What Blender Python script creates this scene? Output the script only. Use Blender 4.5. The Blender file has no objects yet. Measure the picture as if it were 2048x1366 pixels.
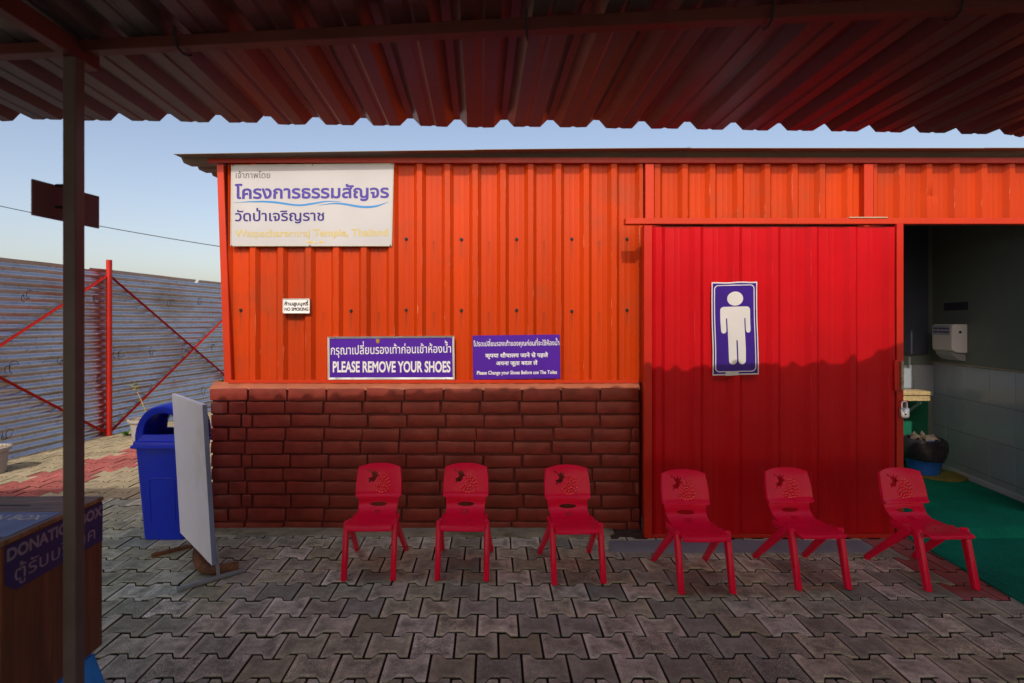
import bpy, bmesh, math, random
import numpy as np
from mathutils import Vector, Matrix, noise
from mathutils.geometry import delaunay_2d_cdt

random.seed(7)
S = bpy.context.scene
COL = S.collection
R = math.radians

# ------------------------------------------------------------------ camera, sky, sun, exposure
FP = 1081.0                      # focal length in pixels of the 2048 px photograph
CX, CY, EYE = 980.0, 645.0, 1.35
cam = bpy.data.cameras.new('camera')
cam.sensor_width = 36.0
cam.lens = FP / 2048 * 36
cam.shift_x = (1024 - CX) / 2048
cam.shift_y = -(683 - CY) / 2048
cam.clip_start, cam.clip_end = 0.05, 2000
cam.dof.use_dof = True
cam.dof.focus_distance = 3.4
cam.dof.aperture_fstop = 3.2
camo = bpy.data.objects.new('camera', cam)
camo.location = (0, 0, EYE)
camo.rotation_euler = (R(90), 0, 0)
COL.objects.link(camo)
S.camera = camo

SUN_EL, SUN_AZ = 41.0, -9.0      # azimuth measured from -Y towards +X
w = bpy.data.worlds.new('World')
S.world = w
w.use_nodes = True
wn = w.node_tree
bg = wn.nodes['Background']
sky = wn.nodes.new('ShaderNodeTexSky')
sky.sky_type = 'NISHITA'
sky.sun_disc = False
sky.sun_elevation = R(SUN_EL)
sky.sun_rotation = R(180 - SUN_AZ)
sky.altitude = 100
sky.air_density = 1.0
sky.dust_density = 3.3
sky.ozone_density = 1.0
hz = wn.nodes.new('ShaderNodeVectorMath'); hz.operation = 'MULTIPLY'      # warm summer haze over the whole sky
hz.inputs[1].default_value = (1.23, 1.08, 1.00)
wn.links.new(sky.outputs[0], hz.inputs[0])
wn.links.new(hz.outputs[0], bg.inputs[0])
bg.inputs[1].default_value = 0.15

sl = bpy.data.lights.new('sun', 'SUN')
sl.energy = 2.1
sl.angle = R(0.55)
sl.color = (1.0, 0.93, 0.83)
so = bpy.data.objects.new('sun', sl)
_d = Vector((-math.sin(R(SUN_AZ)) * math.cos(R(SUN_EL)), math.cos(R(SUN_AZ)) * math.cos(R(SUN_EL)), -math.sin(R(SUN_EL))))
so.rotation_euler = _d.to_track_quat('-Z', 'Y').to_euler()
so.location = (1, -6, 8)
COL.objects.link(so)

S.view_settings.view_transform = 'Standard'
S.view_settings.look = 'None'
S.view_settings.exposure = 0.3
S.view_settings.gamma = 1.0
S.view_settings.use_curve_mapping = False
S.cycles.max_bounces = 10
S.cycles.diffuse_bounces = 6

# ------------------------------------------------------------------ helpers
def at(x, y, Y):
    """world point seen at photograph pixel (x, y) at depth Y"""
    return Vector(((x - CX) * Y / FP, Y, EYE - (y - CY) * Y / FP))

def wx(x, Y): return (x - CX) * Y / FP
def wz(y, Y): return EYE - (y - CY) * Y / FP

ORG = {}
def org(o): return ORG.get(o.name, Vector((0, 0, 0))) if o is not None else Vector((0, 0, 0))

def tag(o, label=None, cat=None, group=None, kind=None):
    if label: o['label'] = label
    if cat: o['category'] = cat
    if group: o['group'] = group
    if kind: o['kind'] = kind
    return o

def thing(name, label, cat, loc=(0, 0, 0), group=None):
    o = bpy.data.objects.new(name, None)
    o.empty_display_size = 0.1
    o.location = loc
    COL.objects.link(o)
    ORG[o.name] = Vector(loc)
    return tag(o, label, cat, group)

def link(name, me, parent=None, loc=(0, 0, 0)):
    o = bpy.data.objects.new(name, me)
    COL.objects.link(o)
    o.location = loc
    if parent is not None:
        o.parent = parent
    return o

class MB:
    def __init__(s):
        s.v, s.f, s.m = [], [], []
    def add(s, vs, fs, mi=0):
        b = len(s.v)
        s.v += [tuple(p) for p in vs]
        s.f += [tuple(b + i for i in f) for f in fs]
        s.m += [mi] * len(fs)
        return s
    def box(s, x0, x1, y0, y1, z0, z1, mi=0):
        x0, x1 = sorted((x0, x1)); y0, y1 = sorted((y0, y1)); z0, z1 = sorted((z0, z1))
        vs = [(x0, y0, z0), (x1, y0, z0), (x1, y1, z0), (x0, y1, z0), (x0, y0, z1), (x1, y0, z1), (x1, y1, z1), (x0, y1, z1)]
        return s.add(vs, [(0, 3, 2, 1), (4, 5, 6, 7), (0, 1, 5, 4), (1, 2, 6, 5), (2, 3, 7, 6), (3, 0, 4, 7)], mi)
    def bar(s, a, b, w, h, up=(0, 0, 1), mi=0):
        """box section bar from a to b"""
        a, b = Vector(a), Vector(b)
        d = (b - a).normalized(); u = Vector(up)
        if abs(d.dot(u)) > .99: u = Vector((0, 1, 0))
        r = d.cross(u).normalized() * w / 2; u = r.cross(d).normalized() * h / 2
        vs = [a - r - u, a + r - u, a + r + u, a - r + u, b - r - u, b + r - u, b + r + u, b - r + u]
        return s.add(vs, [(0, 1, 2, 3), (7, 6, 5, 4), (0, 4, 5, 1), (1, 5, 6, 2), (2, 6, 7, 3), (3, 7, 4, 0)], mi)
    def tube(s, pts, r, n=10, mi=0, cap=True):
        pts = [Vector(p) for p in pts]
        rs = r if isinstance(r, (list, tuple)) else [r] * len(pts)
        rings = []
        ref = None
        for i, p in enumerate(pts):
            d = (pts[min(i + 1, len(pts) - 1)] - pts[max(i - 1, 0)]).normalized()
            if ref is None:
                ref = Vector((0, 0, 1)) if abs(d.z) < .9 else Vector((1, 0, 0))
            a = d.cross(ref).normalized(); ref = a.cross(d).normalized()
            rings.append([p + (a * math.cos(2 * math.pi * k / n) + ref * math.sin(2 * math.pi * k / n)) * rs[i] for k in range(n)])
        return s.loft(rings, cap, mi)
    def loft(s, rings, cap=True, mi=0, closed=True):
        n = len(rings[0]); vs = [p for r in rings for p in r]; fs = []
        for i in range(len(rings) - 1):
            for k in range(n if closed else n - 1):
                k2 = (k + 1) % n
                fs.append((i * n + k, i * n + k2, (i + 1) * n + k2, (i + 1) * n + k))
        if cap:
            fs.append(tuple(range(n - 1, -1, -1)))
            fs.append(tuple((len(rings) - 1) * n + k for k in range(n)))
        return s.add(vs, fs, mi)
    def mesh(s, name, mats, o=Vector((0, 0, 0)), smooth=None):
        me = bpy.data.meshes.new(name)
        me.from_pydata([(p[0] - o.x, p[1] - o.y, p[2] - o.z) for p in s.v], [], s.f)
        if not isinstance(mats, (list, tuple)): mats = [mats]
        for m in mats: me.materials.append(m)
        if len(mats) > 1: me.polygons.foreach_set('material_index', s.m)
        bm = bmesh.new(); bm.from_mesh(me)
        bmesh.ops.recalc_face_normals(bm, faces=bm.faces)
        bm.to_mesh(me); bm.free()
        if smooth is not None:
            me.polygons.foreach_set('use_smooth', [True] * len(me.polygons))
            me.set_sharp_from_angle(angle=R(smooth))
        me.update()
        return me
    def build(s, name, mats, parent=None, smooth=None, bevel=None, loc=None):
        """link as one object; vertices are world coordinates, origin at the thing's base"""
        o = Vector(loc) if loc is not None else org(parent)
        me = s.mesh(name, mats, o, smooth)
        if bevel:
            bm = bmesh.new(); bm.from_mesh(me)
            es = [e for e in bm.edges if len(e.link_faces) == 2 and e.calc_face_angle(0) > R(40)]
            bmesh.ops.bevel(bm, geom=es, offset=bevel, segments=2 if bevel > .003 else 1, affect='EDGES', profile=.5)
            bm.to_mesh(me); bm.free()
            me.polygons.foreach_set('use_smooth', [True] * len(me.polygons))
            me.set_sharp_from_angle(angle=R(18))
        ob = link(name, me, parent, o - org(parent))
        ORG[ob.name] = o
        return ob

# ------------------------------------------------------------------ materials
def nt(name):
    m = bpy.data.materials.new(name); m.use_nodes = True
    t = m.node_tree
    return m, t, t.nodes['Principled BSDF']

def nd(t, typ, **kw):
    n = t.nodes.new(typ)
    for k, v in kw.items():
        if k.startswith('i_'): n.inputs[k[2:]].default_value = v
        else: setattr(n, k, v)
    return n

def noise_n(t, scale, detail=4, rough=.55, vec=None, stretch=None):
    tc = nd(t, 'ShaderNodeTexCoord')
    src = tc.outputs['Object']
    oi = nd(t, 'ShaderNodeObjectInfo')
    ad = nd(t, 'ShaderNodeVectorMath', operation='MULTIPLY_ADD')
    cx = nd(t, 'ShaderNodeCombineXYZ')
    t.links.new(oi.outputs['Random'], cx.inputs[0]); t.links.new(oi.outputs['Random'], cx.inputs[1]); t.links.new(oi.outputs['Random'], cx.inputs[2])
    t.links.new(cx.outputs[0], ad.inputs[0]); ad.inputs[1].default_value = (13.7, 7.1, 31.3)
    t.links.new(src, ad.inputs[2])
    out = ad.outputs[0]
    if stretch:
        mp = nd(t, 'ShaderNodeMapping'); mp.inputs['Scale'].default_value = stretch
        t.links.new(out, mp.inputs[0]); out = mp.outputs[0]
    n = nd(t, 'ShaderNodeTexNoise'); n.inputs['Scale'].default_value = scale; n.inputs['Detail'].default_value = detail; n.inputs['Roughness'].default_value = rough
    t.links.new(out, n.inputs['Vector'])
    return n

def ramp(t, fac, stops):
    r = nd(t, 'ShaderNodeValToRGB')
    el = r.color_ramp.elements
    while len(el) < len(stops): el.new(.5)
    for e, (p, c) in zip(el, stops):
        e.position = p; e.color = c if len(c) == 4 else (*c, 1)
    t.links.new(fac, r.inputs[0])
    return r.outputs[0]

def mix(t, fac, a, b, blend='MIX'):
    m = nd(t, 'ShaderNodeMix', data_type='RGBA', blend_type=blend)
    for sock, val in ((m.inputs[0], fac), (m.inputs[6], a), (m.inputs[7], b)):
        if hasattr(val, 'is_output'): t.links.new(val, sock)
        elif isinstance(val, (int, float)): sock.default_value = val
        else: sock.default_value = (*val, 1) if len(val) == 3 else val
    return m.outputs[2]

def bump(t, bsdf, h, dist=.002, strength=.6):
    b = nd(t, 'ShaderNodeBump'); b.inputs['Distance'].default_value = dist; b.inputs['Strength'].default_value = strength
    t.links.new(h, b.inputs['Height']); t.links.new(b.outputs[0], bsdf.inputs['Normal'])
    return b

def c4(c, k=1.0): return tuple(min(1, x * k) for x in c[:3]) + (1,)

def surf(name, col, rough=.5, var=.15, scale=6, bdist=.0006, bscale=60, metal=0, spec=.3, chips=None, chip_amt=.72, stretch=None, dirt=None, dirt_amt=.6, coat=0):
    m, t, b = nt(name)
    n1 = noise_n(t, scale, 5, .6, stretch=stretch)
    c = ramp(t, n1.outputs[0], [(.3, c4(col, 1 - var)), (.7, c4(col, 1 + var))])
    if dirt:
        n3 = noise_n(t, scale * .55, 6, .65)
        f = ramp(t, n3.outputs[0], [(dirt_amt - .06, (0, 0, 0)), (dirt_amt + .12, (1, 1, 1))])
        c = mix(t, f, c, dirt)
    if chips:
        n2 = noise_n(t, scale * 9, 3, .7, stretch=stretch)
        f = ramp(t, n2.outputs[0], [(chip_amt, (0, 0, 0)), (chip_amt + .02, (1, 1, 1))])
        c = mix(t, f, c, chips)
    t.links.new(c, b.inputs['Base Color'])
    n4 = noise_n(t, scale * 2.5, 3, .5)
    rr = nd(t, 'ShaderNodeMapRange'); rr.inputs['To Min'].default_value = max(.04, rough - .12); rr.inputs['To Max'].default_value = min(1, rough + .14)
    t.links.new(n4.outputs[0], rr.inputs[0]); t.links.new(rr.outputs[0], b.inputs['Roughness'])
    b.inputs['Metallic'].default_value = metal
    b.inputs['Specular IOR Level'].default_value = spec
    b.inputs['Coat Weight'].default_value = coat
    if bdist:
        nb = noise_n(t, bscale, 4, .6)
        bump(t, b, nb.outputs[0], bdist)
    return m

M = {}
M['orange'] = surf('orange_sheet_paint', (.44, .038, .0015), .42, .17, 3, .0006, 25, spec=.18, chips=(.70, .24, .13), chip_amt=.725, stretch=(1, 1, .06), dirt=(.33, .045, .012), dirt_amt=.58)
M['orange_trim'] = surf('orange_trim_paint', (.47, .030, .004), .40, .08, 4, .0005, 60, chips=(.6, .3, .2), chip_amt=.76)
M['redox'] = surf('red_oxide_paint', (.38, .035, .02), .45, .12, 5, .0006, 60)
M['door_red'] = surf('door_red_paint', (.45, .0035, .0075), .40, .10, 2.5, .0008, 12, spec=.15, chips=(.75, .2, .15), chip_amt=.80)
M['door_trim'] = surf('door_trim_paint', (.45, .016, .005), .40, .08, 4, .0005, 60, chips=(.6, .3, .2), chip_amt=.77)
M['brick'] = surf('brick_paint', (.20, .030, .019), .34, .26, 9, .0022, 55, chips=(.6, .45, .38), chip_amt=.79)
M['mortar'] = surf('mortar_paint', (.115, .018, .013), .5, .2, 12, .003, 70)
M['roof_under'] = surf('canopy_sheet_paint', (.088, .078, .077), .34, .18, 1.3, .0008, 14, stretch=(1, .12, 1), dirt=(.065, .044, .043), dirt_amt=.5)
M['roof_under2'] = surf('canopy_sheet_paint_red', (.105, .036, .038), .34, .18, 1.3, .0008, 14, stretch=(1, .12, 1))
M['steel_red'] = surf('canopy_steel_paint', (.11, .032, .028), .45, .2, 5, .0006, 60)
M['pole'] = surf('pole_paint', (.10, .078, .078), .45, .2, 5, .0006, 60, chips=(.3, .2, .17), chip_amt=.74)
M['plate'] = surf('plate_back_paint', (.16, .06, .075), .5, .08, 4, .0002, 60)
M['roof_sheet'] = surf('roof_sheet_beige', (.20, .16, .115), .55, .12, 3, .0006, 40)
M['white'] = surf('white_paint', (.78, .77, .75), .5, .05, 4, .0003, 60)
M['banner'] = surf('banner_vinyl', (.43, .435, .44), .5, .05, 3, .0005, 30, dirt=(.36, .36, .34), dirt_amt=.62)
M['alu'] = surf('aluminium', (.72, .73, .75), .32, .08, 8, .0003, 80, metal=.85)
M['galv'] = surf('galvanised_bar', (.33, .34, .36), .42, .15, 12, .0004, 80, metal=.7)
M['sign_blue'] = surf('sign_blue_vinyl', (.065, .009, .29), .42, .06, 5, .0003, 20)
M['man_blue'] = surf('poster_blue', (.035, .009, .20), .36, .08, 5, .0006, 14)
M['poster_white'] = surf('poster_white', (.58, .57, .555), .42, .03, 5, .0006, 14)
M['txt_white'] = surf('lettering_white', (.70, .70, .70), .5, .02, 4, 0)
M['txt_purple'] = surf('lettering_purple', (.055, .035, .27), .4, .05, 4, 0)
M['txt_navy'] = surf('lettering_navy', (.03, .014, .17), .4, .05, 4, 0)
M['txt_grey'] = surf('lettering_grey', (.07, .065, .065), .4, .05, 4, 0)
M['txt_black'] = surf('lettering_black', (.02, .02, .022), .4, .05, 4, 0)
M['txt_yellow'] = surf('lettering_faded_yellow', (.50, .41, .13), .45, .05, 4, 0, dirt=(.44, .41, .30), dirt_amt=.55)
M['txt_cyan'] = surf('swoosh_blue', (.03, .22, .52), .4, .05, 4, 0)
M['txt_dim'] = surf('lettering_dull_white', (.26, .22, .30), .5, .08, 9, 0)
M['bin'] = surf('bin_blue_plastic', (.012, .035, .58), .36, .10, 4, .0004, 50, dirt=(.03, .05, .42), dirt_amt=.58, chips=(.12, .15, .5), chip_amt=.77)
M['stool'] = surf('stool_blue_plastic', (.02, .27, .85), .5, .15, 30, .001, 120)
M['label_blue'] = surf('box_label_blue', (.035, .03, .13), .5, .08, 5, 0)
M['label_light'] = surf('box_label_pale_blue', (.10, .14, .40), .4, .08, 5, 0)
M['basket'] = surf('basket_blue', (.02, .13, .55), .6, .1, 20, .002, 200)
M['bag'] = surf('black_bag', (.025, .022, .03), .28, .2, 12, .003, 40)
M['chair'] = surf('chair_red_plastic', (.80, .006, .050), .30, .05, 6, .0003, 120, spec=.22)
M['chair_gloss'] = surf('chair_red_gloss', (.82, .007, .03), .16, .04, 6, 0, spec=.6)
M['dark'] = surf('dark_rubber', (.02, .02, .02), .6, .2, 10, .0004, 90)
M['fence_red'] = surf('fence_red_paint', (.42, .018, .010), .4, .12, 6, .0005, 60)
M['cement'] = surf('cement_strip', (.27, .25, .17), .85, .2, 9, .003, 60, dirt=(.12, .12, .06), dirt_amt=.55)
M['concrete'] = surf('smooth_concrete', (.20, .215, .23), .75, .15, 7, .002, 60)
M['sand'] = surf('joint_soil', (.035, .026, .015), .95, .35, 14, .006, 60)
M['earth'] = surf('bare_earth', (.055, .035, .025), .95, .4, 14, .01, 50)
M['plain'] = surf('yard_ground', (.32, .27, .19), .9, .2, .8, .01, 8)
M['wall_pale'] = surf('pale_green_board', (.17, .205, .185), .5, .06, 3, .0003, 60)
M['wall_dark'] = surf('cubicle_board', (.07, .08, .115), .45, .1, 3, .0003, 60)
M['tile'] = surf('glazed_wall_tile', (.36, .41, .46), .14, .06, 3, 0)
M['grout'] = surf('tile_grout', (.16, .16, .15), .8, .1, 8, 0)
M['skirting'] = surf('white_marble_skirting', (.55, .58, .62), .3, .08, 6, 0)
M['granite'] = surf('speckled_granite', (.50, .38, .19), .35, .5, 90, .0003, 80)
M['terracotta'] = surf('grey_plastic_pot', (.34, .33, .31), .6, .1, 8, .0004, 60)
M['soil'] = surf('pot_soil', (.25, .17, .09), .95, .5, 30, .01, 60)
M['leaf'] = surf('yellow_green_leaf', (.30, .32, .03), .5, .35, 25, .0008, 60)
M['leaf_dark'] = surf('green_leaf', (.06, .14, .02), .5, .35, 25, .0008, 60)
M['stem'] = surf('pale_stem', (.30, .26, .12), .7, .2, 25, .0008, 60)
M['brass'] = surf('old_brass', (.28, .26, .20), .4, .3, 60, .0006, 90, metal=.8)
M['rust'] = surf('rusty_pipe', (.17, .07, .03), .75, .45, 14, .003, 60, dirt=(.05, .028, .02), dirt_amt=.5)
M['cream'] = surf('cream_strip', (.45, .38, .26), .6, .1, 20, 0)
M['mat_olive'] = surf('olive_doormat', (.20, .18, .035), .95, .3, 18, .006, 200)

def ribbed(base, name, first, pitch, half, chip_glint, streaks=None):
    """copy of a sheet paint with worn paint and painted sun glints along the rib corners and rust runs under the screws"""
    m = base.copy(); m.name = name; t = m.node_tree; b = t.nodes['Principled BSDF']
    tc = nd(t, 'ShaderNodeTexCoord'); sp = nd(t, 'ShaderNodeSeparateXYZ'); t.links.new(tc.outputs['Object'], sp.inputs[0])
    def mt(op, a, b_=None, c_=None):
        n = nd(t, 'ShaderNodeMath', operation=op)
        for i, v in enumerate((a, b_, c_)):
            if v is None: continue
            if hasattr(v, 'is_output'): t.links.new(v, n.inputs[i])
            else: n.inputs[i].default_value = v
        return n.outputs[0]
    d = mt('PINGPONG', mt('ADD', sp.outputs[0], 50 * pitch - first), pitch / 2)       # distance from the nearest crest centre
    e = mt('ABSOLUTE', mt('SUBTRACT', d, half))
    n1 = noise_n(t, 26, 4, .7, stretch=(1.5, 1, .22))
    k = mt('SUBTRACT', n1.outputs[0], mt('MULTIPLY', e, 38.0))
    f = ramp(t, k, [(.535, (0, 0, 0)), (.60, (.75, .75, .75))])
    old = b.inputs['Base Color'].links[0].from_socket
    c = mix(t, f, old, chip_glint)  # pale corner lines: chipped paint, with the crest's sun glint painted in
    if streaks:
        pc = mt('ABSOLUTE', mt('SUBTRACT', d, pitch / 2))
        for zr in streaks:
            below = mt('SUBTRACT', zr, sp.outputs[2])
            on = mt('MULTIPLY', mt('GREATER_THAN', below, 0.0), mt('SUBTRACT', 1.0, mt('MINIMUM', mt('MULTIPLY', below, 6.0), 1.0)))
            w_ = mt('SUBTRACT', 1.0, mt('MINIMUM', mt('MULTIPLY', pc, 80.0), 1.0))
            n3 = noise_n(t, 30, 3, .6, stretch=(2, 1, .12))
            a_ = mt('MULTIPLY', mt('MULTIPLY', on, w_), mt('MULTIPLY', n3.outputs[0], 1.1))
            c = mix(t, a_, c, (.10, .03, .012))
    t.links.new(c, b.inputs['Base Color'])
    return m

def paver_mat(name, tones, stain, speck=.24):
    m, t, b = nt(name)
    oi = nd(t, 'ShaderNodeObjectInfo'); ge = nd(t, 'ShaderNodeNewGeometry')
    a = nd(t, 'ShaderNodeMath', operation='ADD'); t.links.new(oi.outputs['Random'], a.inputs[0]); t.links.new(ge.outputs['Random Per Island'], a.inputs[1])
    fr = nd(t, 'ShaderNodeMath', operation='FRACT'); t.links.new(a.outputs[0], fr.inputs[0])
    n = len(tones)
    base = ramp(t, fr.outputs[0], [(i / (n - 1), c) for i, c in enumerate(tones)])
    n1 = noise_n(t, 14, 6, .68)
    wa = nd(t, 'ShaderNodeAttribute', attribute_name='wear')
    sb = nd(t, 'ShaderNodeMath', operation='MULTIPLY_ADD'); sb.inputs[1].default_value = -.20
    wc = nd(t, 'ShaderNodeMath', operation='MINIMUM'); wc.inputs[1].default_value = 1.0
    t.links.new(wa.outputs['Fac'], wc.inputs[0]); t.links.new(wc.outputs[0], sb.inputs[0]); t.links.new(n1.outputs[0], sb.inputs[2])
    f1 = ramp(t, sb.outputs[0], [(.33, (0, 0, 0)), (.62, (.9, .9, .9))])
    c = mix(t, f1, base, stain)
    h2 = nd(t, 'ShaderNodeMath', operation='MULTIPLY'); h2.inputs[1].default_value = 7.31; t.links.new(fr.outputs[0], h2.inputs[0])
    h3 = nd(t, 'ShaderNodeMath', operation='FRACT'); t.links.new(h2.outputs[0], h3.inputs[0])
    amt = nd(t, 'ShaderNodeMapRange'); amt.inputs['From Min'].default_value = .55; amt.inputs['To Min'].default_value = .35; t.links.new(h3.outputs[0], amt.inputs[0])
    n2 = noise_n(t, 230, 2, .6)
    g = ramp(t, n2.outputs[0], [(.36, (1 - speck * 2.6,) * 3), (.66, (1 + speck * 2.2,) * 3)])
    cs = mix(t, 1.0, c, g, 'MULTIPLY')
    c = mix(t, amt.outputs[0], c, cs)
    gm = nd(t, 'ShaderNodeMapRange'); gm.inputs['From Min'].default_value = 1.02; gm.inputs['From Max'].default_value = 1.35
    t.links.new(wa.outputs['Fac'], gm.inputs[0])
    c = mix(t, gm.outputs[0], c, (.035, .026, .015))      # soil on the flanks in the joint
    n5 = noise_n(t, 3.1, 4, .6)
    g2 = ramp(t, n5.outputs[0], [(.3, (.78, .76, .74)), (.7, (1.15, 1.15, 1.15))])
    c = mix(t, 1.0, c, g2, 'MULTIPLY')
    t.links.new(c, b.inputs['Base Color'])
    b.inputs['Roughness'].default_value = .78
    b.inputs['Specular IOR Level'].default_value = .35
    n3 = noise_n(t, 210, 4, .7)
    bump(t, b, n3.outputs[0], .0022, .8)
    return m
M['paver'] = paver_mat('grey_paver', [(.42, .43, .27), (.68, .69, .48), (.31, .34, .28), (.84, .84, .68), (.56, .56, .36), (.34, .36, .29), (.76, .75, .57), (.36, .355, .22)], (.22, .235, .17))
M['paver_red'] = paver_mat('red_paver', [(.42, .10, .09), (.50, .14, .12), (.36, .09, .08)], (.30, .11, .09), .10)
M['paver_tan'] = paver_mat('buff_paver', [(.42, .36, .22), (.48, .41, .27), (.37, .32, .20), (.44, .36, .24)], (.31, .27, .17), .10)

def turf():
    m, t, b = nt('green_turf_mat')
    n = noise_n(t, 260, 3, .7)
    n0 = noise_n(t, 5, 4, .6)
    c = ramp(t, n.outputs[0], [(.3, (.001, .09, .055)), (.7, (.008, .33, .20))])
    g = ramp(t, n0.outputs[0], [(.3, (.8, .8, .8)), (.7, (1.15, 1.15, 1.15))])
    c = mix(t, 1.0, c, g, 'MULTIPLY')
    t.links.new(c, b.inputs['Base Color'])
    b.inputs['Roughness'].default_value = .9
    b.inputs['Specular IOR Level'].default_value = .1
    bump(t, b, n.outputs[0], .006, 1)
    return m
M['turf'] = turf()

def woodm():
    m, t, b = nt('dark_wood')
    n = noise_n(t, 5, 6, .6, stretch=(1, .25, 6))
    n.inputs['Distortion'].default_value = 1.2
    c = ramp(t, n.outputs[0], [(.3, (.055, .022, .01)), (.55, (.12, .05, .022)), (.75, (.19, .085, .04))])
    t.links.new(c, b.inputs['Base Color']); b.inputs['Roughness'].default_value = .48
    bump(t, b, n.outputs[0], .0006)
    return m
M['wood'] = woodm()
def wood2():
    m, t, b = nt('wood_top')
    n = noise_n(t, 5, 6, .6, stretch=(.6, 7, 1)); n.inputs['Distortion'].default_value = 1.2
    c = ramp(t, n.outputs[0], [(.3, (.12, .06, .03)), (.55, (.26, .15, .08)), (.75, (.38, .23, .13))])
    t.links.new(c, b.inputs['Base Color']); b.inputs['Roughness'].default_value = .5; b.inputs['Specular IOR Level'].default_value = .2
    return m
M['wood_top'] = wood2()
def woodside():
    m, t, b = nt('wood_side_veneer')
    n = noise_n(t, 5, 6, .6, stretch=(1, 6, .35)); n.inputs['Distortion'].default_value = .8
    c = ramp(t, n.outputs[0], [(.3, (.07, .022, .01)), (.55, (.13, .045, .02)), (.75, (.20, .075, .035))])
    t.links.new(c, b.inputs['Base Color']); b.inputs['Roughness'].default_value = .42
    return m
M['wood_side'] = woodside()

def fence_mat():
    """weathered galvanised sheet with rust grime and red overspray beside the posts (object X runs along the fence)"""
    m, t, b = nt('corrugated_iron')
    n1 = noise_n(t, 1.6, 6, .65, stretch=(.5, 1, 1.6))
    n2 = noise_n(t, 22, 5, .65)
    c = ramp(t, n1.outputs[0], [(.3, (.45, .46, .51)), (.5, (.55, .57, .63)), (.76, (.30, .22, .16))])
    f = ramp(t, n2.outputs[0], [(.55, (0, 0, 0)), (.72, (.55, .55, .55))])
    c = mix(t, f, c, (.13, .085, .06))
    # overspray
    tc = nd(t, 'ShaderNodeTexCoord'); sp = nd(t, 'ShaderNodeSeparateXYZ'); t.links.new(tc.outputs['Object'], sp.inputs[0])
    mm = nd(t, 'ShaderNodeMath', operation='PINGPONG'); mm.inputs[1].default_value = 1.45
    t.links.new(sp.outputs[0], mm.inputs[0])
    n3 = noise_n(t, 9, 4, .7, stretch=(.4, 1, 1.5))
    sc = nd(t, 'ShaderNodeMath', operation='MULTIPLY_ADD'); sc.inputs[1].default_value = -.11
    t.links.new(n3.outputs[0], sc.inputs[0]); t.links.new(mm.outputs[0], sc.inputs[2])
    f3 = ramp(t, sc.outputs[0], [(.0, (.6, .6, .6)), (.06, (0, 0, 0))])
    n6 = noise_n(t, 2.2, 4, .6, stretch=(.5, 1, 1.0))
    f6 = ramp(t, n6.outputs[0], [(.60, (0, 0, 0)), (.74, (.5, .5, .5))])
    c = mix(t, f6, c, (.35, .10, .085))
    c = mix(t, f3, c, (.40, .06, .05))
    t.links.new(c, b.inputs['Base Color'])
    b.inputs['Metallic'].default_value = .9
    b.inputs['Roughness'].default_value = .30
    bump(t, b, n2.outputs[0], .0008)
    return m
M['fence'] = fence_mat()

# ------------------------------------------------------------------ lettering: outlines of the built-in font, non-zero filled
TONES = '\u0e48\u0e49\u0e4a\u0e4b'
def contours(text, bold):
    """outlines of a line; Thai tone marks over upper vowels are raised, those beside tall letters moved left"""
    base, marks = '', []
    for i, ch in enumerate(text):
        prev = text[i - 1] if i else ''
        nxt = text[i + 1] if i + 1 < len(text) else ''
        if ch in TONES and (prev in '\u0e34\u0e35\u0e36\u0e37\u0e31' or nxt == '\u0e33'): marks.append((base, ch, 0, .21))
        elif ch in TONES and prev in '\u0e1b\u0e1d\u0e1f': marks.append((base, ch, -.13, .06))
        else: base += ch
    cs = raw_contours(base)
    for pre, ch, dx, dy in marks:
        k = len(raw_contours(pre))
        cs += [[(x + dx, y + dy) for x, y in p] for p in raw_contours(pre + ch)[k:]]
    return embolden(cs, bold)

def raw_contours(text):
    cu = bpy.data.curves.new('t', 'FONT'); cu.body = text; cu.size = 1.0
    ob = bpy.data.objects.new('t', cu); COL.objects.link(ob)
    dg = bpy.context.evaluated_depsgraph_get()
    c2 = ob.to_curve(dg, apply_modifiers=False)
    cs = []
    for sp in c2.splines:
        bp = sp.bezier_points
        if len(bp) < 2: continue
        poly = []
        for i in range(len(bp)):
            a, b = bp[i], bp[(i + 1) % len(bp)]
            p0, p1, p2, p3 = a.co, a.handle_right, b.handle_left, b.co
            straight = ((p1 - p0).length < 1e-4 and (p2 - p3).length < 1e-4) or (abs((p1 - p0).cross(p3 - p0).z) < 1e-5 and abs((p2 - p0).cross(p3 - p0).z) < 1e-5)
            n = 1 if straight else 4
            for k in range(n):
                u = k / n; v = 1 - u
                q = p0 * v ** 3 + p1 * 3 * v * v * u + p2 * 3 * v * u * u + p3 * u ** 3
                if not poly or (Vector(poly[-1]) - Vector((q.x, q.y))).length > 1e-4: poly.append((q.x, q.y))
        if len(poly) > 2 and (Vector(poly[0]) - Vector(poly[-1])).length < 1e-4: poly.pop()
        if len(poly) > 2: cs.append(poly)
    ob.to_curve_clear()
    bpy.data.objects.remove(ob); bpy.data.curves.remove(cu)
    return cs

def embolden(cs, bold):
    area = sum(sum(p[i][0] * p[(i + 1) % len(p)][1] - p[(i + 1) % len(p)][0] * p[i][1] for i in range(len(p))) for p in cs)
    if bold:
        sg = 1 if area < 0 else -1
        out = []
        for p in cs:
            q = []
            for i in range(len(p)):
                a, b, c = Vector(p[i - 1]), Vector(p[i]), Vector(p[(i + 1) % len(p)])
                d1, d2 = (b - a).normalized(), (c - b).normalized()
                nn = Vector((-d1.y - d2.y, d1.x + d2.x))
                if nn.length < .3: nn = Vector((-d1.y, d1.x))
                nn.normalize()
                k = min(1.6, 1 / max(.4, nn.dot(Vector((-d1.y, d1.x)))))
                q.append(tuple(b + nn * bold * sg * k))
            out.append(q)
        cs = out
    return cs

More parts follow.
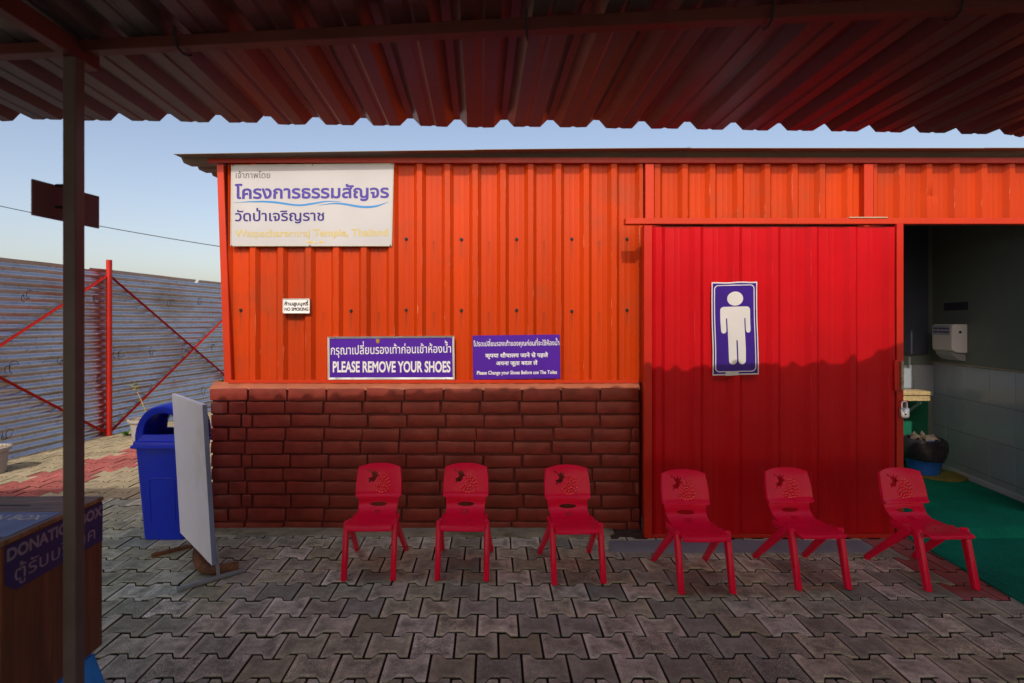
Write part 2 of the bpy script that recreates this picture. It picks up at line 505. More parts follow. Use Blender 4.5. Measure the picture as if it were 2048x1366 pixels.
def fill(cs):
    vs, es = [], []
    for p in cs:
        b = len(vs); vs += [Vector(q) for q in p]; es += [(b + i, b + (i + 1) % len(p)) for i in range(len(p))]
    ov, oe, of, *_ = delaunay_2d_cdt(vs, es, [], 0, 1e-5)
    A = np.array([[v.x, v.y] for v in ov]); F = np.array([f for f in of])
    cen = A[F].mean(axis=1)
    a = np.array([tuple(vs[i]) for i, j in es]); b = np.array([tuple(vs[j]) for i, j in es])
    wn_ = np.zeros(len(cen), int)
    for s0 in range(0, len(cen), 2000):
        c = cen[s0:s0 + 2000]
        ay, by = a[None, :, 1] - c[:, None, 1], b[None, :, 1] - c[:, None, 1]
        cr = (b[None, :, 0] - a[None, :, 0]) * (-ay) - (c[:, None, 0] - a[None, :, 0]) * (by - ay)
        wn_[s0:s0 + 2000] = ((ay <= 0) & (by > 0) & (cr > 0)).sum(1) - ((ay > 0) & (by <= 0) & (cr < 0)).sum(1)
    F = F[wn_ != 0]
    return A, F

def lettering(text, fn, mat, parent, bold=0.0, name='lettering', box=(0, 1, 0, 1)):
    """fn maps unit coordinates (u right, v up) of the text box to a world point"""
    A, F = fill(contours(text, bold))
    used = np.unique(F); lo, hi = A[used].min(0), A[used].max(0)
    U = (A - lo) / (hi - lo)
    mb = MB()
    mb.v = [tuple(fn(box[0] + (box[1] - box[0]) * u, box[2] + (box[3] - box[2]) * v)) for u, v in U]
    mb.f = [tuple(int(i) for i in f) for f in F]; mb.m = [0] * len(mb.f)
    o = org(parent)
    me = bpy.data.meshes.new(name)
    me.from_pydata([(p[0] - o.x, p[1] - o.y, p[2] - o.z) for p in mb.v], [], mb.f)
    me.materials.append(mat); me.update()
    ob = link(name, me, parent); ORG[ob.name] = o
    return ob

def quadfn(tl, tr, br, bl, Y):
    """pixel quad on a facade-parallel plane at depth Y"""
    a, b, c, d = (at(*p, Y) for p in (tl, tr, br, bl))
    return lambda u, v: (d * (1 - u) + c * u) * (1 - v) + (a * (1 - u) + b * u) * v

def rectfn(x0, y0, x1, y1, Y): return quadfn((x0, y0), (x1, y0), (x1, y1), (x0, y1), Y)

# ------------------------------------------------------------------ the ground
gb = MB()
N = 24
def gx(i): 
    t_ = (i / N) * 2 - 1
    return math.copysign(abs(t_) ** 3 * 600, t_)
gb.v = [(gx(i), gx(j), -.042) for j in range(N + 1) for i in range(N + 1)]
gb.f = [(j * (N + 1) + i, j * (N + 1) + i + 1, (j + 1) * (N + 1) + i + 1, (j + 1) * (N + 1) + i) for j in range(N) for i in range(N)]
gb.m = [0] * len(gb.f)
g = gb.build('ground', M['plain']); tag(g, kind='structure')
pave = MB().box(-7.2, 5.2, -3.0, 11.5, -.041, -.0185).build('pavement', M['sand']); tag(pave, kind='structure')

PL, PW = .182, .1505
def paver_outline(gap=.0024):
    L = PL / 2 - gap; q = .19 * PL; rp = .12 * PL; amp = .0165
    wE, wM = PW / 2 + amp - gap * 2.1, PW / 2 - amp - gap * 2.1
    xs = [(-L, wE), (-PL / 2 + q, wE), (-PL / 2 + q + rp, wM), (PL / 2 - q - rp, wM), (PL / 2 - q, wE), (L, wE)]
    return [(x, -y) for x, y in xs] + [(x, y) for x, y in reversed(xs)]
OUT = paver_outline(); INN = [(x * .965, y * .962) for x, y in OUT]; MID = [(x * .72, y * .62) for x, y in OUT]
def paver_geo(mb, cx=0, cy=0, cz=0, mi=0, rot=0, tx=0, ty=0):
    n = 12; c, s_ = math.cos(rot), math.sin(rot)
    vs = []
    for ring, z in ((OUT, -.020), (INN, -.0005), (MID, 0)):
        for x, y in ring:
            vs.append((cx + x * c - y * s_, cy + x * s_ + y * c, cz + z + x * tx + y * ty))
    fs = [(k, (k + 1) % n, n + (k + 1) % n, n + k) for k in range(n)]
    fs += [(n + k, n + (k + 1) % n, 2 * n + (k + 1) % n, 2 * n + k) for k in range(n)]
    fs.append(tuple(2 * n + k for k in range(n)))
    mb.add(vs, fs, mi)
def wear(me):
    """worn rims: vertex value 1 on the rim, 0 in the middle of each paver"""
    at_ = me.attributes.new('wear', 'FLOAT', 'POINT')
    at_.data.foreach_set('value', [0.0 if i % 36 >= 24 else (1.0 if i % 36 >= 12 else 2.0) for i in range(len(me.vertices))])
pav_me = {}
for key in ('paver', 'paver_red', 'paver_tan'):
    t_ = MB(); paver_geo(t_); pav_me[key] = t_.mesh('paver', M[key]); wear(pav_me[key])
cand = []
for j in range(-24, 58):
    Y = 2.4145 + PW * j
    for i in range(-40, 30):
        X = -.056 + PL * (i + .5) + (PL / 2 if j % 2 else 0)
        if X < -7 or X > 5.1: continue
        if X > -1.86 and Y > 3.56: continue
        if .70 < X < 2.7 and Y > 3.33: continue
        if X > 2.62 and Y > 3.34: continue
        fx = -4.79 + .16 * (Y - 5.29)
        key = 'paver'
        if fx + .85 < X - .02 * (Y - 4) < fx + 1.42 and Y > 3.5: key = 'paver_red'
        elif X < -1.9 and Y > 4.15: key = 'paver_tan'
        if X > 2.31 and 2.62 < Y < 3.5: key = 'paver_red'
        if Y > .2:
            px, py = CX + X * FP / Y, CY + EYE * FP / Y
        else: px, py = 9e9, 9e9
        seen = -30 < px < 2090 and py < 1390 and not (X > 2.66 and Y > 1.9)
        if px < 190 and py > 1090: seen = False
        cand.append((0 if seen else 1, Y if seen else abs(Y), X, Y, key))
cand.sort()
rest = MB(); KEYS = ['paver', 'paver_red', 'paver_tan']
for idx, (ns, _, X, Y, key) in enumerate(cand):
    rz, tx, ty, dz = random.gauss(0, .008), random.gauss(0, .009), random.gauss(0, .011), random.gauss(0, .0016)
    if idx < 300:
        o = link('paver', pav_me[key], pave, (X, Y, dz)); o.rotation_euler = (ty, -tx, rz)
    else:
        paver_geo(rest, X, Y, dz, KEYS.index(key), rz, tx, ty)
ro = rest.build('paver_field', [M[k] for k in KEYS], pave)
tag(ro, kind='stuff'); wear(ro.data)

# cement fillet at the plinth, concrete strip before the door, dark earth corner
def slab(name, poly, z0, z1, mat, parent=None, jit=.006, kind=None, seg=.09):
    pts = []
    for i in range(len(poly)):
        a, b = Vector((*poly[i], 0)), Vector((*poly[(i + 1) % len(poly)], 0))
        n = max(1, int((b - a).length / seg))
        for k in range(n):
            p = a.lerp(b, k / n)
            pts.append((p.x + random.uniform(-jit, jit), p.y + random.uniform(-jit, jit)))
    mb = MB(); n = len(pts)
    cx_, cy_ = sum(p[0] for p in pts) / n, sum(p[1] for p in pts) / n
    mb.loft([[(x, y, z0) for x, y in pts], [(x, y, z1 - .003) for x, y in pts], [(x + (cx_ - x) * .006, y + (.006 if y < cy_ else -.006), z1) for x, y in pts]])
    o = mb.build(name, mat, parent, smooth=60)
    if kind: tag(o, kind=kind)
    return o
slab('cement_fillet', [(-1.87, 3.44), (.72, 3.385), (.80, 3.46), (.80, 3.56), (-1.87, 3.56)], -.02, .006, M['cement'], kind='structure')
slab('earth_patch', [(.76, 3.345), (1.0, 3.345), (1.0, 3.62), (.76, 3.62)], -.03, -.004, M['earth'], kind='structure', jit=.01)
slab('threshold_strip', [(.70, 3.165), (2.30, 3.165), (2.30, 3.345), (.74, 3.345)], -.02, .0055, M['concrete'], kind='structure')

# ------------------------------------------------------------------ toilet block
YW = 3.64                        # pan plane of the cladding
blk = thing('toilet_block', 'orange corrugated metal toilet block with painted brick plinth and red sliding door', 'building', (0, 3.6, 0))
PX0, PX1, PYF = -1.834, .985, 3.54

# plinth with separate bricks
pz = .925
plinth = MB()
plinth.box(PX0 + .01, PX1 - .004, PYF + .015, 3.62, -.02, pz - .008)
plinth.box(PX0 + .01, PX0 + .22, 3.62, 6.8, -.02, pz - .03)
plinth = plinth.build('plinth_wall', M['mortar'], blk)
def brick_mesh(L, H, D, seed):
    rnd = random.Random(seed)
    bm = bmesh.new()
    bmesh.ops.create_cube(bm, size=1)
    for v in bm.verts:
        v.co = Vector((v.co.x * L, v.co.y * D, v.co.z * H))
    es = [e for e in bm.edges if abs((e.verts[0].co - e.verts[1].co).normalized().x) > .9 and min(v.co.y for v in e.verts) < 0 and max(v.co.y for v in e.verts) < 0]
    bmesh.ops.subdivide_edges(bm, edges=[e for e in bm.edges if abs((e.verts[0].co - e.verts[1].co).normalized().x) > .9], cuts=2)
    for v in bm.verts:
        v.co += Vector((rnd.uniform(-.0022, .0022), rnd.uniform(-.0022, .0022), rnd.uniform(-.0024, .0024)))
    es = [e for e in bm.edges if e.calc_face_angle(0) > R(50) and min(v.co.y for v in e.verts) < -D * .3]
    bmesh.ops.bevel(bm, geom=es, offset=.0055, segments=2, affect='EDGES', profile=.6)
    me = bpy.data.meshes.new('brick'); bm.to_mesh(me); bm.free()
    me.polygons.foreach_set('use_smooth', [True] * len(me.polygons)); me.set_sharp_from_angle(angle=R(22))
    me.materials.append(M['brick'])
    return me
BP, CH = .2525, .0878
full = [brick_mesh(BP - .011, CH - .0125, .05, k) for k in range(8)]
half = [brick_mesh(BP / 2 - .011, CH - .012, .05, 20 + k) for k in range(3)]
def partial(L, H=CH - .0125): return brick_mesh(L, H, .05, random.randint(0, 999))
def put_brick(me, x, y, z, big=1):
    o = link('brick', me, plinth, Vector((x, y, z)) - org(plinth))
    o.rotation_euler = (random.gauss(0, .010), random.gauss(0, .006), random.gauss(0, .010))
    ORG[o.name] = Vector((x, y, z))
ncourse = 10
ztop = pz - .088
for r_ in range(ncourse):
    zc = ztop - CH * (r_ + .5)
    x = PX0
    if r_ % 2 == 0: first = [.120, .120]
    else: first = [.228]
    if r_ % 3 == 1: first = [.205, .07]
    lens = first[:]
    lens_tot = sum(lens)
    while lens_tot < PX1 - PX0 - .02:
        L = BP + random.uniform(-.008, .008)
        if lens_tot + L > PX1 - PX0 - .04: L = PX1 - PX0 - lens_tot
        lens.append(L); lens_tot += L
    for L in lens:
        if abs(L - BP) < .012: me = random.choice(full)
        else: me = partial(L - .011)
        put_brick(me, x + L / 2, PYF + .025 + random.uniform(-.004, .003), zc + random.uniform(-.003, .003))
        x += L
# cap course
caps = [brick_mesh(.245, .078, .06, 40 + k) for k in range(5)]
x = PX0 - .004
while x < PX1 - .03:
    L = min(.256, PX1 - x)
    me = caps[random.randrange(5)] if L > .25 else partial(L - .011, .078)
    put_brick(me, x + L / 2, PYF + .024, pz - .0455 + random.uniform(-.002, .002))
    x += L
# return of the plinth to the left side (seen from a step aside)
for r_ in range(ncourse + 1):
    for k in range(4):
        o = link('brick', full[(r_ + k) % 8], plinth, Vector((PX0 + .03, 3.73 + k * BP + (BP / 2 if r_ % 2 else 0), pz - .05 - CH * r_)) - org(plinth))
        o.rotation_euler = (0, 0, -R(90))
# sloped mortar top
zt0, zt1 = pz - .004, .958
led = MB(); nx = 60
rows = []
for (yy, zz) in ((PYF - .002, zt0 - .012), (PYF + .002, zt0), (PYF + .03, zt0 + .012), (3.60, zt1 - .006), (3.655, zt1)):
    rows.append([(PX0 - .004 + (PX1 - PX0 + .004) * i / nx, yy + (random.uniform(-.004, .004) if yy < 3.56 else 0), zz + random.uniform(-.003, .003)) for i in range(nx + 1)])
rows.append([(x_, 3.66, -.0 + .9) for x_, _, _ in rows[-1]])
led.loft(rows, cap=False, closed=False)
led.build('plinth_top', surf('plinth_top_paint', (.32, .10, .05), .6, .15, 8, .002, 60, chips=(.8, .7, .6), chip_amt=.78), blk, smooth=70)

# cladding sheets
def profile(pitch, cw, fl, h, x0, x1, first, mid=.0012):
    """(x, proud) points of a trapezoid sheet between x0 and x1; crest centres at first + k*pitch"""
    pts = set()
    k0 = math.floor((x0 - first) / pitch) - 1
    out = [(x0, None)]
    k = k0
    while first + k * pitch < x1 + pitch:
        c = first + k * pitch
        for dx, p in ((-cw / 2 - fl, 0), (-cw / 2, h), (cw / 2, h), (cw / 2 + fl, 0)):
            out.append((c + dx, p))
        mp = c + pitch / 2
        for off in (-.018, .018):
            for dx, p in ((-.005, 0), (0, mid), (.005, 0)):
                out.append((mp + off + dx, p))
        k += 1
    out = sorted([o for o in out if o[1] is not None])
    xs = [o[0] for o in out]; ps = [o[1] for o in out]
    def val(x): return float(np.interp(x, xs, ps))
    return [(x0, val(x0))] + [o for o in out if x0 < o[0] < x1] + [(x1, val(x1))], val

def wall_sheet(name, x0, x1, z0, z1, first, pitch, cw, fl, h, Yp, mat, parent, seg=10, amp=.0016, mid=.0012, thick=.0012, dents=()):
    pr, val = profile(pitch, cw, fl, h, x0, x1, first, mid)
    mb = MB(); sd = random.random() * 50
    rings = []
    for j in range(seg + 1):
        z = z0 + (z1 - z0) * j / seg
        row = []
        for x, p in pr:
            y = Yp - p + amp * noise.noise(Vector((x * 5 + sd, z * 3, 0)))
            for (dx, dzz, rr, dep) in dents:
                q = math.hypot(x - dx, z - dzz) / rr
                if q < 1: y += dep * (1 - q * q)
            row.append((x, y, z))
        rings.append(row)
    mb.loft(rings, cap=False, closed=False)
    mb.loft([[(x, y + thick, z) for x, y, z in r] for r in rings], cap=False, closed=False)
    return mb.build(name, mat, parent, smooth=14), val

PIT = .1857
M['orange1'] = ribbed(M['orange'], 'orange_sheet_worn_glint', -.471, .1857, .018, (.56, .16, .09), (wz(479, YW) - .01, wz(621, YW) - .01))
M['orange2'] = ribbed(M['orange'], 'orange_sheet_worn_glint_upper', 1.303, .1838, .018, (.56, .16, .09))
M['orange3'] = ribbed(M['orange'], 'orange_sheet_worn_glint_right', 2.57, .1838, .018, (.56, .16, .09))
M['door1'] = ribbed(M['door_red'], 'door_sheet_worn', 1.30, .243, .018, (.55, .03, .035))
ztw = wz(322, 3.62)
zbw = .952
F1 = -.471
edges = [-1.752, F1 - 4 * PIT, F1 + PIT, F1 + 6 * PIT, 0.985]
edges = [-1.752, F1 - 4 * PIT + .01, F1 + 0.01, F1 + 4 * PIT + .01, 1.022]
screw_x = [F1 + PIT * (k + .5) for k in range(-7, 8)]
for i in range(4):
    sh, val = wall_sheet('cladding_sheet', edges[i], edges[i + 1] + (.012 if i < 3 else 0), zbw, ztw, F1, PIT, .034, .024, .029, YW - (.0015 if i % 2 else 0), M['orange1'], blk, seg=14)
    for zrow, par in ((wz(479, YW), 0), (wz(621, YW), 0)):
        for k, sx in enumerate(screw_x):
            if k % 2 == 1 or not (edges[i] < sx < edges[i + 1]): continue
            if zrow > 1.8 and sx < wx(790, YW): continue
            sy = YW - .004
            s_ = MB()
            zz = zrow + random.uniform(-.004, .004)
            s_.tube([(sx, sy + .004, zz), (sx, sy - .002, zz)], .011, 10)
            s_.tube([(sx, sy - .002, zz), (sx, sy - .009, zz)], [.007, .006], 6)
            s_.build('screw', M['dark'], sh)
zlin_t, zlin_b = wz(435.5, 3.38), wz(447.5, 3.38)
F2 = 1.303
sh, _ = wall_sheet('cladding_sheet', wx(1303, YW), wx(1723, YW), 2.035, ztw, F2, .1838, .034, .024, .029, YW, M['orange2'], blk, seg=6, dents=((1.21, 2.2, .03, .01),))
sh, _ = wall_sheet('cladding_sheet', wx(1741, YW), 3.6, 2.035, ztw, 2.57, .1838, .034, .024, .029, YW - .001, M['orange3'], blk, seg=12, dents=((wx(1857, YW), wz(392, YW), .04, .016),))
sh, _ = wall_sheet('cladding_sheet', 3.61, 5.2, .0, ztw, 2.57, .1838, .034, .024, .029, YW, M['orange'], blk)

def bx(name, x0, x1, y0, y1, z0, z1, mat, parent=blk, bevel=.002):
    return MB().box(x0, x1, y0, y1, z0, z1).build(name, mat, parent, bevel=bevel)
bx('top_beam', wx(415, 3.6), 5.25, 3.595, 3.636, wz(326, 3.6), 2.448, M['redox'])
# slightly battered corner post
mb = MB(); a0, a1 = wx(433, 3.60), wx(447, 3.60); b0, b1 = wx(448.5, 3.60), wx(463, 3.60)
zt, zb = wz(326, 3.58) - .002, zbw - .01
mb.add([(b0, 3.60, zb), (b1, 3.60, zb), (b1, 3.65, zb), (b0, 3.65, zb), (a0, 3.60, zt), (a1, 3.60, zt), (a1, 3.65, zt), (a0, 3.65, zt)], [(0, 3, 2, 1), (4, 5, 6, 7), (0, 1, 5, 4), (1, 2, 6, 5), (2, 3, 7, 6), (3, 0, 4, 7)])
mb.build('corner_post', M['orange_trim'], blk, bevel=.003)
bx('base_rail', -1.74, .985, 3.585, 3.612, zbw - .006, zbw + .016, M['orange_trim'])
bx('wall_post', wx(1290, 3.6), wx(1307, 3.6), 3.59, 3.655, zlin_b - .02, zt, M['orange_trim'])
bx('wall_post', wx(1726.5, 3.6), wx(1745, 3.6), 3.59, 3.655, zlin_b - .02, zt, M['orange_trim'])
bx('door_jamb', wx(1283, 3.6), wx(1303, 3.6), 3.50, 3.66, -.01, zlin_b + .02, M['orange_trim'])
lint = bx('lintel', wx(1252, 3.38), 5.2, 3.388, 3.443, zlin_b, zlin_t, M['orange_trim'], bevel=.0025)
MB().box(wx(1700, 3.38), wx(1776, 3.38), 3.383, 3.42, zlin_t + .0005, zlin_t + .006).build('cream_strip', M['cream'], lint)
# lintel brackets back to the wall
for x_ in (1.1, 2.52, 3.7):
    bx('bracket', x_, x_ + .035, 3.444, 3.60, zlin_b + .004, zlin_t - .004, M['redox'])
bx('door_track', 1.02, 5.1, 3.444, 3.475, zlin_b + .006, zlin_b + .030, M['redox'])

# sliding door
DY = 3.385
zdt = wz(451, DY)
door = MB()
door.box(wx(1288, DY), wx(1304, DY), DY - .004, DY + .036, .0, zdt)            # left stile
door.box(wx(1792.5, DY), wx(1806, DY), DY - .006, DY + .034, .0, zdt + .01)    # right stile
door.box(wx(1304, DY) + .001, wx(1792, DY), DY - .003, DY + .034, .0, wz(1069, DY))
door.box(wx(1304, DY) + .001, wx(1792, DY), DY + .030, DY + .045, zdt - .05, zdt)
door.box(wx(1304, DY) + .001, wx(1792, DY), DY + .030, DY + .045, .95, 1.0)
door = door.build('sliding_door', M['door_trim'], blk, bevel=.0022)
DF = 1.30
for x0, x1, o_ in ((wx(1304.5, DY), wx(1458, DY), 0), (wx(1456, DY), wx(1790, DY), -.002)):
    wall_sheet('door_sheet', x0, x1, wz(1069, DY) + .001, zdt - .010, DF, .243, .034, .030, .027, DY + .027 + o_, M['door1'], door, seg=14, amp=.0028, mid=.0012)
hs = MB()
hs.box(wx(1786, DY), wx(1803, DY), DY - .016, DY - .007, wz(781, DY), wz(720, DY))
hs.build('hasp', M['door_trim'], door, bevel=.002)
hs = MB()
hs.tube([(wx(1799, DY), DY - .021, wz(778, DY)), (wx(1799, DY), DY - .021, wz(722, DY))], .009, 10)
for z_ in (728, 742, 760, 774): hs.tube([(wx(1799, DY), DY - .021, wz(z_, DY)), (wx(1799, DY), DY - .021, wz(z_ + 4, DY))], .0115, 10)
hs.build('bolt', M['brass'], door, smooth=40)
st = MB()
st.bar((wx(1798, DY), DY - .012, wz(803, DY)), (wx(1812, DY), DY - .012, wz(803, DY)), .006, .014)
st.build('staple', M['door_trim'], door)

# padlock
pl = thing('padlock', 'small silver padlock hanging from the right edge of the red door', 'padlock', at(1809, 835, DY - .02))
pc = at(1808.5, 825.5, DY - .02)
body = MB()
bw, bh = .0265, .031
ring = [(-bw, -bh * .7), (-bw * .7, -bh), (bw * .7, -bh), (bw, -bh * .7), (bw, bh * .8), (bw * .8, bh), (-bw * .8, bh), (-bw, bh * .8)]
body.loft([[(pc.x + x * s_, yy, pc.z + z * s_) for x, z in ring] for s_, yy in ((.9, pc.y - .011), (1, pc.y - .008), (1, pc.y + .008), (.9, pc.y + .011))])
body = body.build('lock_body', M['alu'], pl, smooth=40)
MB().tube([(pc.x, pc.y - .0112, pc.z - .008), (pc.x, pc.y - .0125, pc.z - .008)], .006, 12).build('keyhole', M['dark'], body)
sh = MB(); sh.tube([(pc.x - .016, pc.y, pc.z + bh - .004)] + [(pc.x - .016 * math.cos(a_), pc.y, pc.z + bh + .022 + .017 * math.sin(a_)) for a_ in [math.pi * k / 8 for k in range(9)]] + [(pc.x + .016, pc.y, pc.z + bh - .004)], .0045, 8)
sh.build('shackle', M['alu'], pl, smooth=60)

# roof, ribs parallel to the facade
ze, ye, yb = wz(299.5, 3.50), 3.50, 7.2
def sag(x): return -.039 * (max(0, 1.3 - x) / 3.35) ** 1.4
def roof_piece(x0, x1, dz, dyf=0):
    mb = MB(); rows = []
    y = ye + dyf; z = ze + dz
    prof = []
    prof.append((0, 0)); prof.append((.02, 0)); prof.append((.05, -.026)); prof.append((.15, -.028)); prof.append((.18, 0))
    yy = .18
    pts = [(0, 0), (.040, .0)]
    b = .088
    while b < yb - ye:
        pts += [(b, 0), (b + .03, -.028), (b + .13, -.028), (b + .16, 0)]
        b += .19
    L = [(ye + p + dyf, ze + dz + q + .012 + .045 * p) for p, q in pts]
    for th in (0, .0015):
        nx = 6
        rr = [[(x0 + (x1 - x0) * i / nx, a_, z_ - th + sag(x0 + (x1 - x0) * i / nx) + .001 * noise.noise(Vector((x0 + i, a_, 3)))) for a_, z_ in L] for i in range(nx + 1)]
        mb.loft(rr, cap=False, closed=False)
    # turned down front lip
    for i in range(6):
        xa, xb = x0 + (x1 - x0) * i / 6, x0 + (x1 - x0) * (i + 1) / 6
        mb.bar((xa, y - .001, z + .0105 + sag(xa)), (xb, y - .001, z + .0105 + sag(xb)), .002, .003)
    return mb.build('roof_sheet', M['roof_sheet'], blk, smooth=20)
rx = [wx(352, 3.53), -.1, wx(1376, 3.53), 3.2, 5.3]
for i, dz in enumerate((0, 0, 0, 0)):
    roof_piece(rx[i], rx[i + 1] + .012, dz + .0015 * (i % 2))
# eave soffit strip under the front edge
MB().box(wx(415, 3.6), 5.25, 3.602, 3.63, 2.4485, ze - .018).build('eave_strip', M['roof_sheet'], blk)
# curl of torn metal on the roof edge
tc_ = MB(); p0 = at(1366, 298, 3.5)
tc_.loft([[(p0.x + .012 * k, 3.505 + .03 * j, p0.z + .006 + .0016 * k * k * .5 + .002 * j) for k in range(5)] for j in range(3)], cap=False, closed=False)
tc_.build('torn_edge', M['roof_sheet'], blk)

# outer walls and interior
bx('side_wall', -1.79, -1.77, 3.66, 6.9, .85, 2.42, M['orange'])
bx('rear_wall', -1.77, 5.2, 6.88, 6.9, 0, 2.42, M['orange'])
bx('side_wall', 5.18, 5.2, 3.66, 6.88, 0, 2.42, M['orange'])
bx('partition', .96, .99, 3.67, 6.87, 0, 2.42, M['wall_pale'])
IF = .06
slab('interior_floor', [(1.0, 3.46), (2.60, 3.46), (2.60, 3.375), (5.1, 3.375), (5.1, 6.8), (1.0, 6.8)], -.01, IF, M['concrete'], blk, jit=0)
bw_ = MB().box(1.0, 4.016, 4.90, 4.93, IF, 2.40).build('back_partition', M['wall_pale'], blk)
MB().box(2.9, 3.955, 4.872, 4.898, 1.06, 2.38).build('cubicle_panel', M['wall_dark'], blk, bevel=.003)
for k in range(5):
    MB().box(2.9 + .232 * k, 2.9 + .232 * k + .229, 4.884, 4.899, .685, .965).build('tile', M['tile'], bw_, bevel=.0012)
MB().box(3.0, 3.93, 4.862, 4.871, 1.62, 1.66).build('panel_rail', M['wall_dark'], blk)
MB().box(2.9, 3.955, 4.880, 4.898, IF, .68).build('lower_panel', surf('dark_green_board', (.015, .16, .09), .4, .1, 3, .0003, 60), blk)
# right wall: direction (0.183, 1)
wd = Vector((.183, 1, 0)).normalized(); wn2 = Vector((-wd.y, wd.x, 0))
def rw(s, off, z):
    """point on the right wall: s metres from its near end, off metres into the room"""
    b = Vector((3.118 + .183 * 3.66, 3.66, 0))
    return b + wd * s + wn2 * off + Vector((0, 0, z))
def rbox(mb, s0, s1, o0, o1, z0, z1):
    vs = [rw(s0, o0, z0), rw(s1, o0, z0), rw(s1, o1, z0), rw(s0, o1, z0), rw(s0, o0, z1), rw(s1, o0, z1), rw(s1, o1, z1), rw(s0, o1, z1)]
    return mb.add(vs, [(0, 3, 2, 1), (4, 5, 6, 7), (0, 1, 5, 4), (1, 2, 6, 5), (2, 3, 7, 6), (3, 0, 4, 7)])
TT = .99
rwall = rbox(rbox(MB(), 0, 1.262, -.06, -.012, IF, 2.40), 0, 1.262, -.012, 0.004, TT + .012, 2.40)
rwall = rwall.build('right_wall', M['wall_pale'], blk)
grt = rbox(MB(), 0, 1.262, -.012, -.003, IF, TT).build('tiled_wall', M['grout'], blk)
sj = [(-.02, .07)]
s_c = [.195 - .277 + .277 * k for k in range(6)]
s_c = [x for x in [.028 + .262 * k for k in range(-1, 6)]]
zt_ = [TT - .278 * k for k in range(5)]
for a_ in range(len(s_c) - 1):
    for b_ in range(4):
        z1_, z0_ = zt_[b_], max(IF, zt_[b_ + 1])
        if z1_ - z0_ < .02: continue
        s0, s1 = max(0, s_c[a_]), min(1.262, s_c[a_ + 1])
        if s1 - s0 < .01: continue
        o_ = random.uniform(-.0006, .0008)
        rbox(MB(), s0 + .0015, s1 - .0015, -.003, .004 + o_, z0_ + .0015, z1_ - .0015).build('tile', M['tile'], grt, bevel=.0012)
rbox(MB(), 0, 1.262, .0045, .014, IF, IF + .045).build('skirting', M['skirting'], blk, bevel=.002)
rbox(MB(), 0, 1.262, .0045, .009, TT + .001, TT + .011).build('trim_strip', M['cream'], blk)
bx('front_jamb', 3.765, 3.9, 3.60, 3.66, 0, 2.4, M['orange_trim'])

# counter with bracket
ct = thing('counter', 'speckled golden stone counter on a steel bracket inside the doorway', 'counter', (3.4, 4.75, .7))
zc_ = wz(783, 4.62)
def rounded(x0, x1, y0, y1, z0, z1, r=.02):
    pts = [(x0, y0), (x1 - r, y0)] + [(x1 - r + r * math.sin(a_), y0 + r - r * math.cos(a_)) for a_ in (.4, .8, 1.2, 1.57)] + [(x1, y1), (x0, y1)]
    return MB().loft([[(x, y, z0) for x, y in pts], [(x, y, z1) for x, y in pts]])
rounded(3.0, wx(1867, 4.62), 4.62, 4.860, zc_ - .033, zc_, .03).build('worktop', M['granite'], ct, bevel=.004)
rounded(3.0, wx(1863, 4.63), 4.63, 4.860, zc_ - .083, zc_ - .036, .01).build('edge_slab', M['granite'], ct, bevel=.002)
bk = MB()
bk.box(3.695, 3.745, 4.855, 4.861, zc_ - .27, zc_ - .086)
bk.box(3.71, 3.716, 4.66, 4.861, zc_ - .092, zc_ - .086)
bk.bar((3.713, 4.665, zc_ - .10), (3.713, 4.852, zc_ - .24), .006, .022)
bk.build('bracket', M['skirting'], ct)

# turf mat
mat = MB()
xe = lambda Y: 2.556 + .075 * (Y - 2.587)
prof = [(1.9, .009), (2.4, .009), (2.9, .009), (3.32, .009), (3.352, .011), (3.360, .035), (3.366, .064), (3.38, .072), (3.6, .0715), (4.2, .071), (4.88, .071)]
rws = []
for (Y, z) in prof:
    n_ = 12
    row = [(xe(Y) - .004 if Y < 3.4 else 2.6, Y, z - .008)]
    for i in range(n_ + 1):
        x_ = (xe(Y) if Y < 3.4 else 2.6) + ((5.0 if Y < 3.36 else 3.118 + .183 * Y - .02) - 2.62) * i / n_
        row.append((x_, Y, z + .0025 * noise.noise(Vector((x_ * 3, Y * 3, 0)))))
    rws.append(row)
mat.loft(rws, cap=False, closed=False)
mt = mat.build('turf_mat', M['turf'], smooth=60)
tag(mt, 'green artificial turf mat running over the step into the doorway', 'mat')

# round doormat
dm = MB(); c_ = Vector((3.735, 4.53, .0))
dm.tube([(c_.x, c_.y, .074), (c_.x, c_.y, .082)], .205, 40)
o = dm.build('round_doormat', M['mat_olive'], smooth=40); tag(o, 'round olive doormat lying on the green turf under the small basket', 'doormat')

# waste basket with black bag
wb = thing('waste_basket', 'small blue woven waste basket lined with a black bag inside the doorway', 'bin', (3.66, 4.56, .083))
def rings(c, prof, n=28, jit=0, seed=0):
    out = []
    for (r_, z) in prof:
        out.append([(c[0] + (r_ + jit * noise.noise(Vector((math.cos(2 * math.pi * k / n) * 2, math.sin(2 * math.pi * k / n) * 2, z * 14 + seed)))) * math.cos(2 * math.pi * k / n), c[1] + (r_ + jit * noise.noise(Vector((math.cos(2 * math.pi * k / n) * 2, math.sin(2 * math.pi * k / n) * 2, z * 14 + seed)))) * math.sin(2 * math.pi * k / n), z) for k in range(n)])
    return out
c_ = (3.66, 4.56)
MB().loft(rings(c_, [(.10, .083), (.107, .1), (.112, .13), (.114, .135), (.118, .16), (.121, .165), (.124, .19), (.128, .195), (.130, .22), (.14, .28), (.145, .345)])).build('basket', M['basket'], wb, smooth=50)
MB().loft(rings(c_, [(.148, .205), (.155, .24), (.158, .29), (.158, .34), (.150, .372), (.138, .376), (.125, .35), (.10, .25)], 36, .022, 3), cap=False).build('bag', M['bag'], wb, smooth=60)
cr = MB()
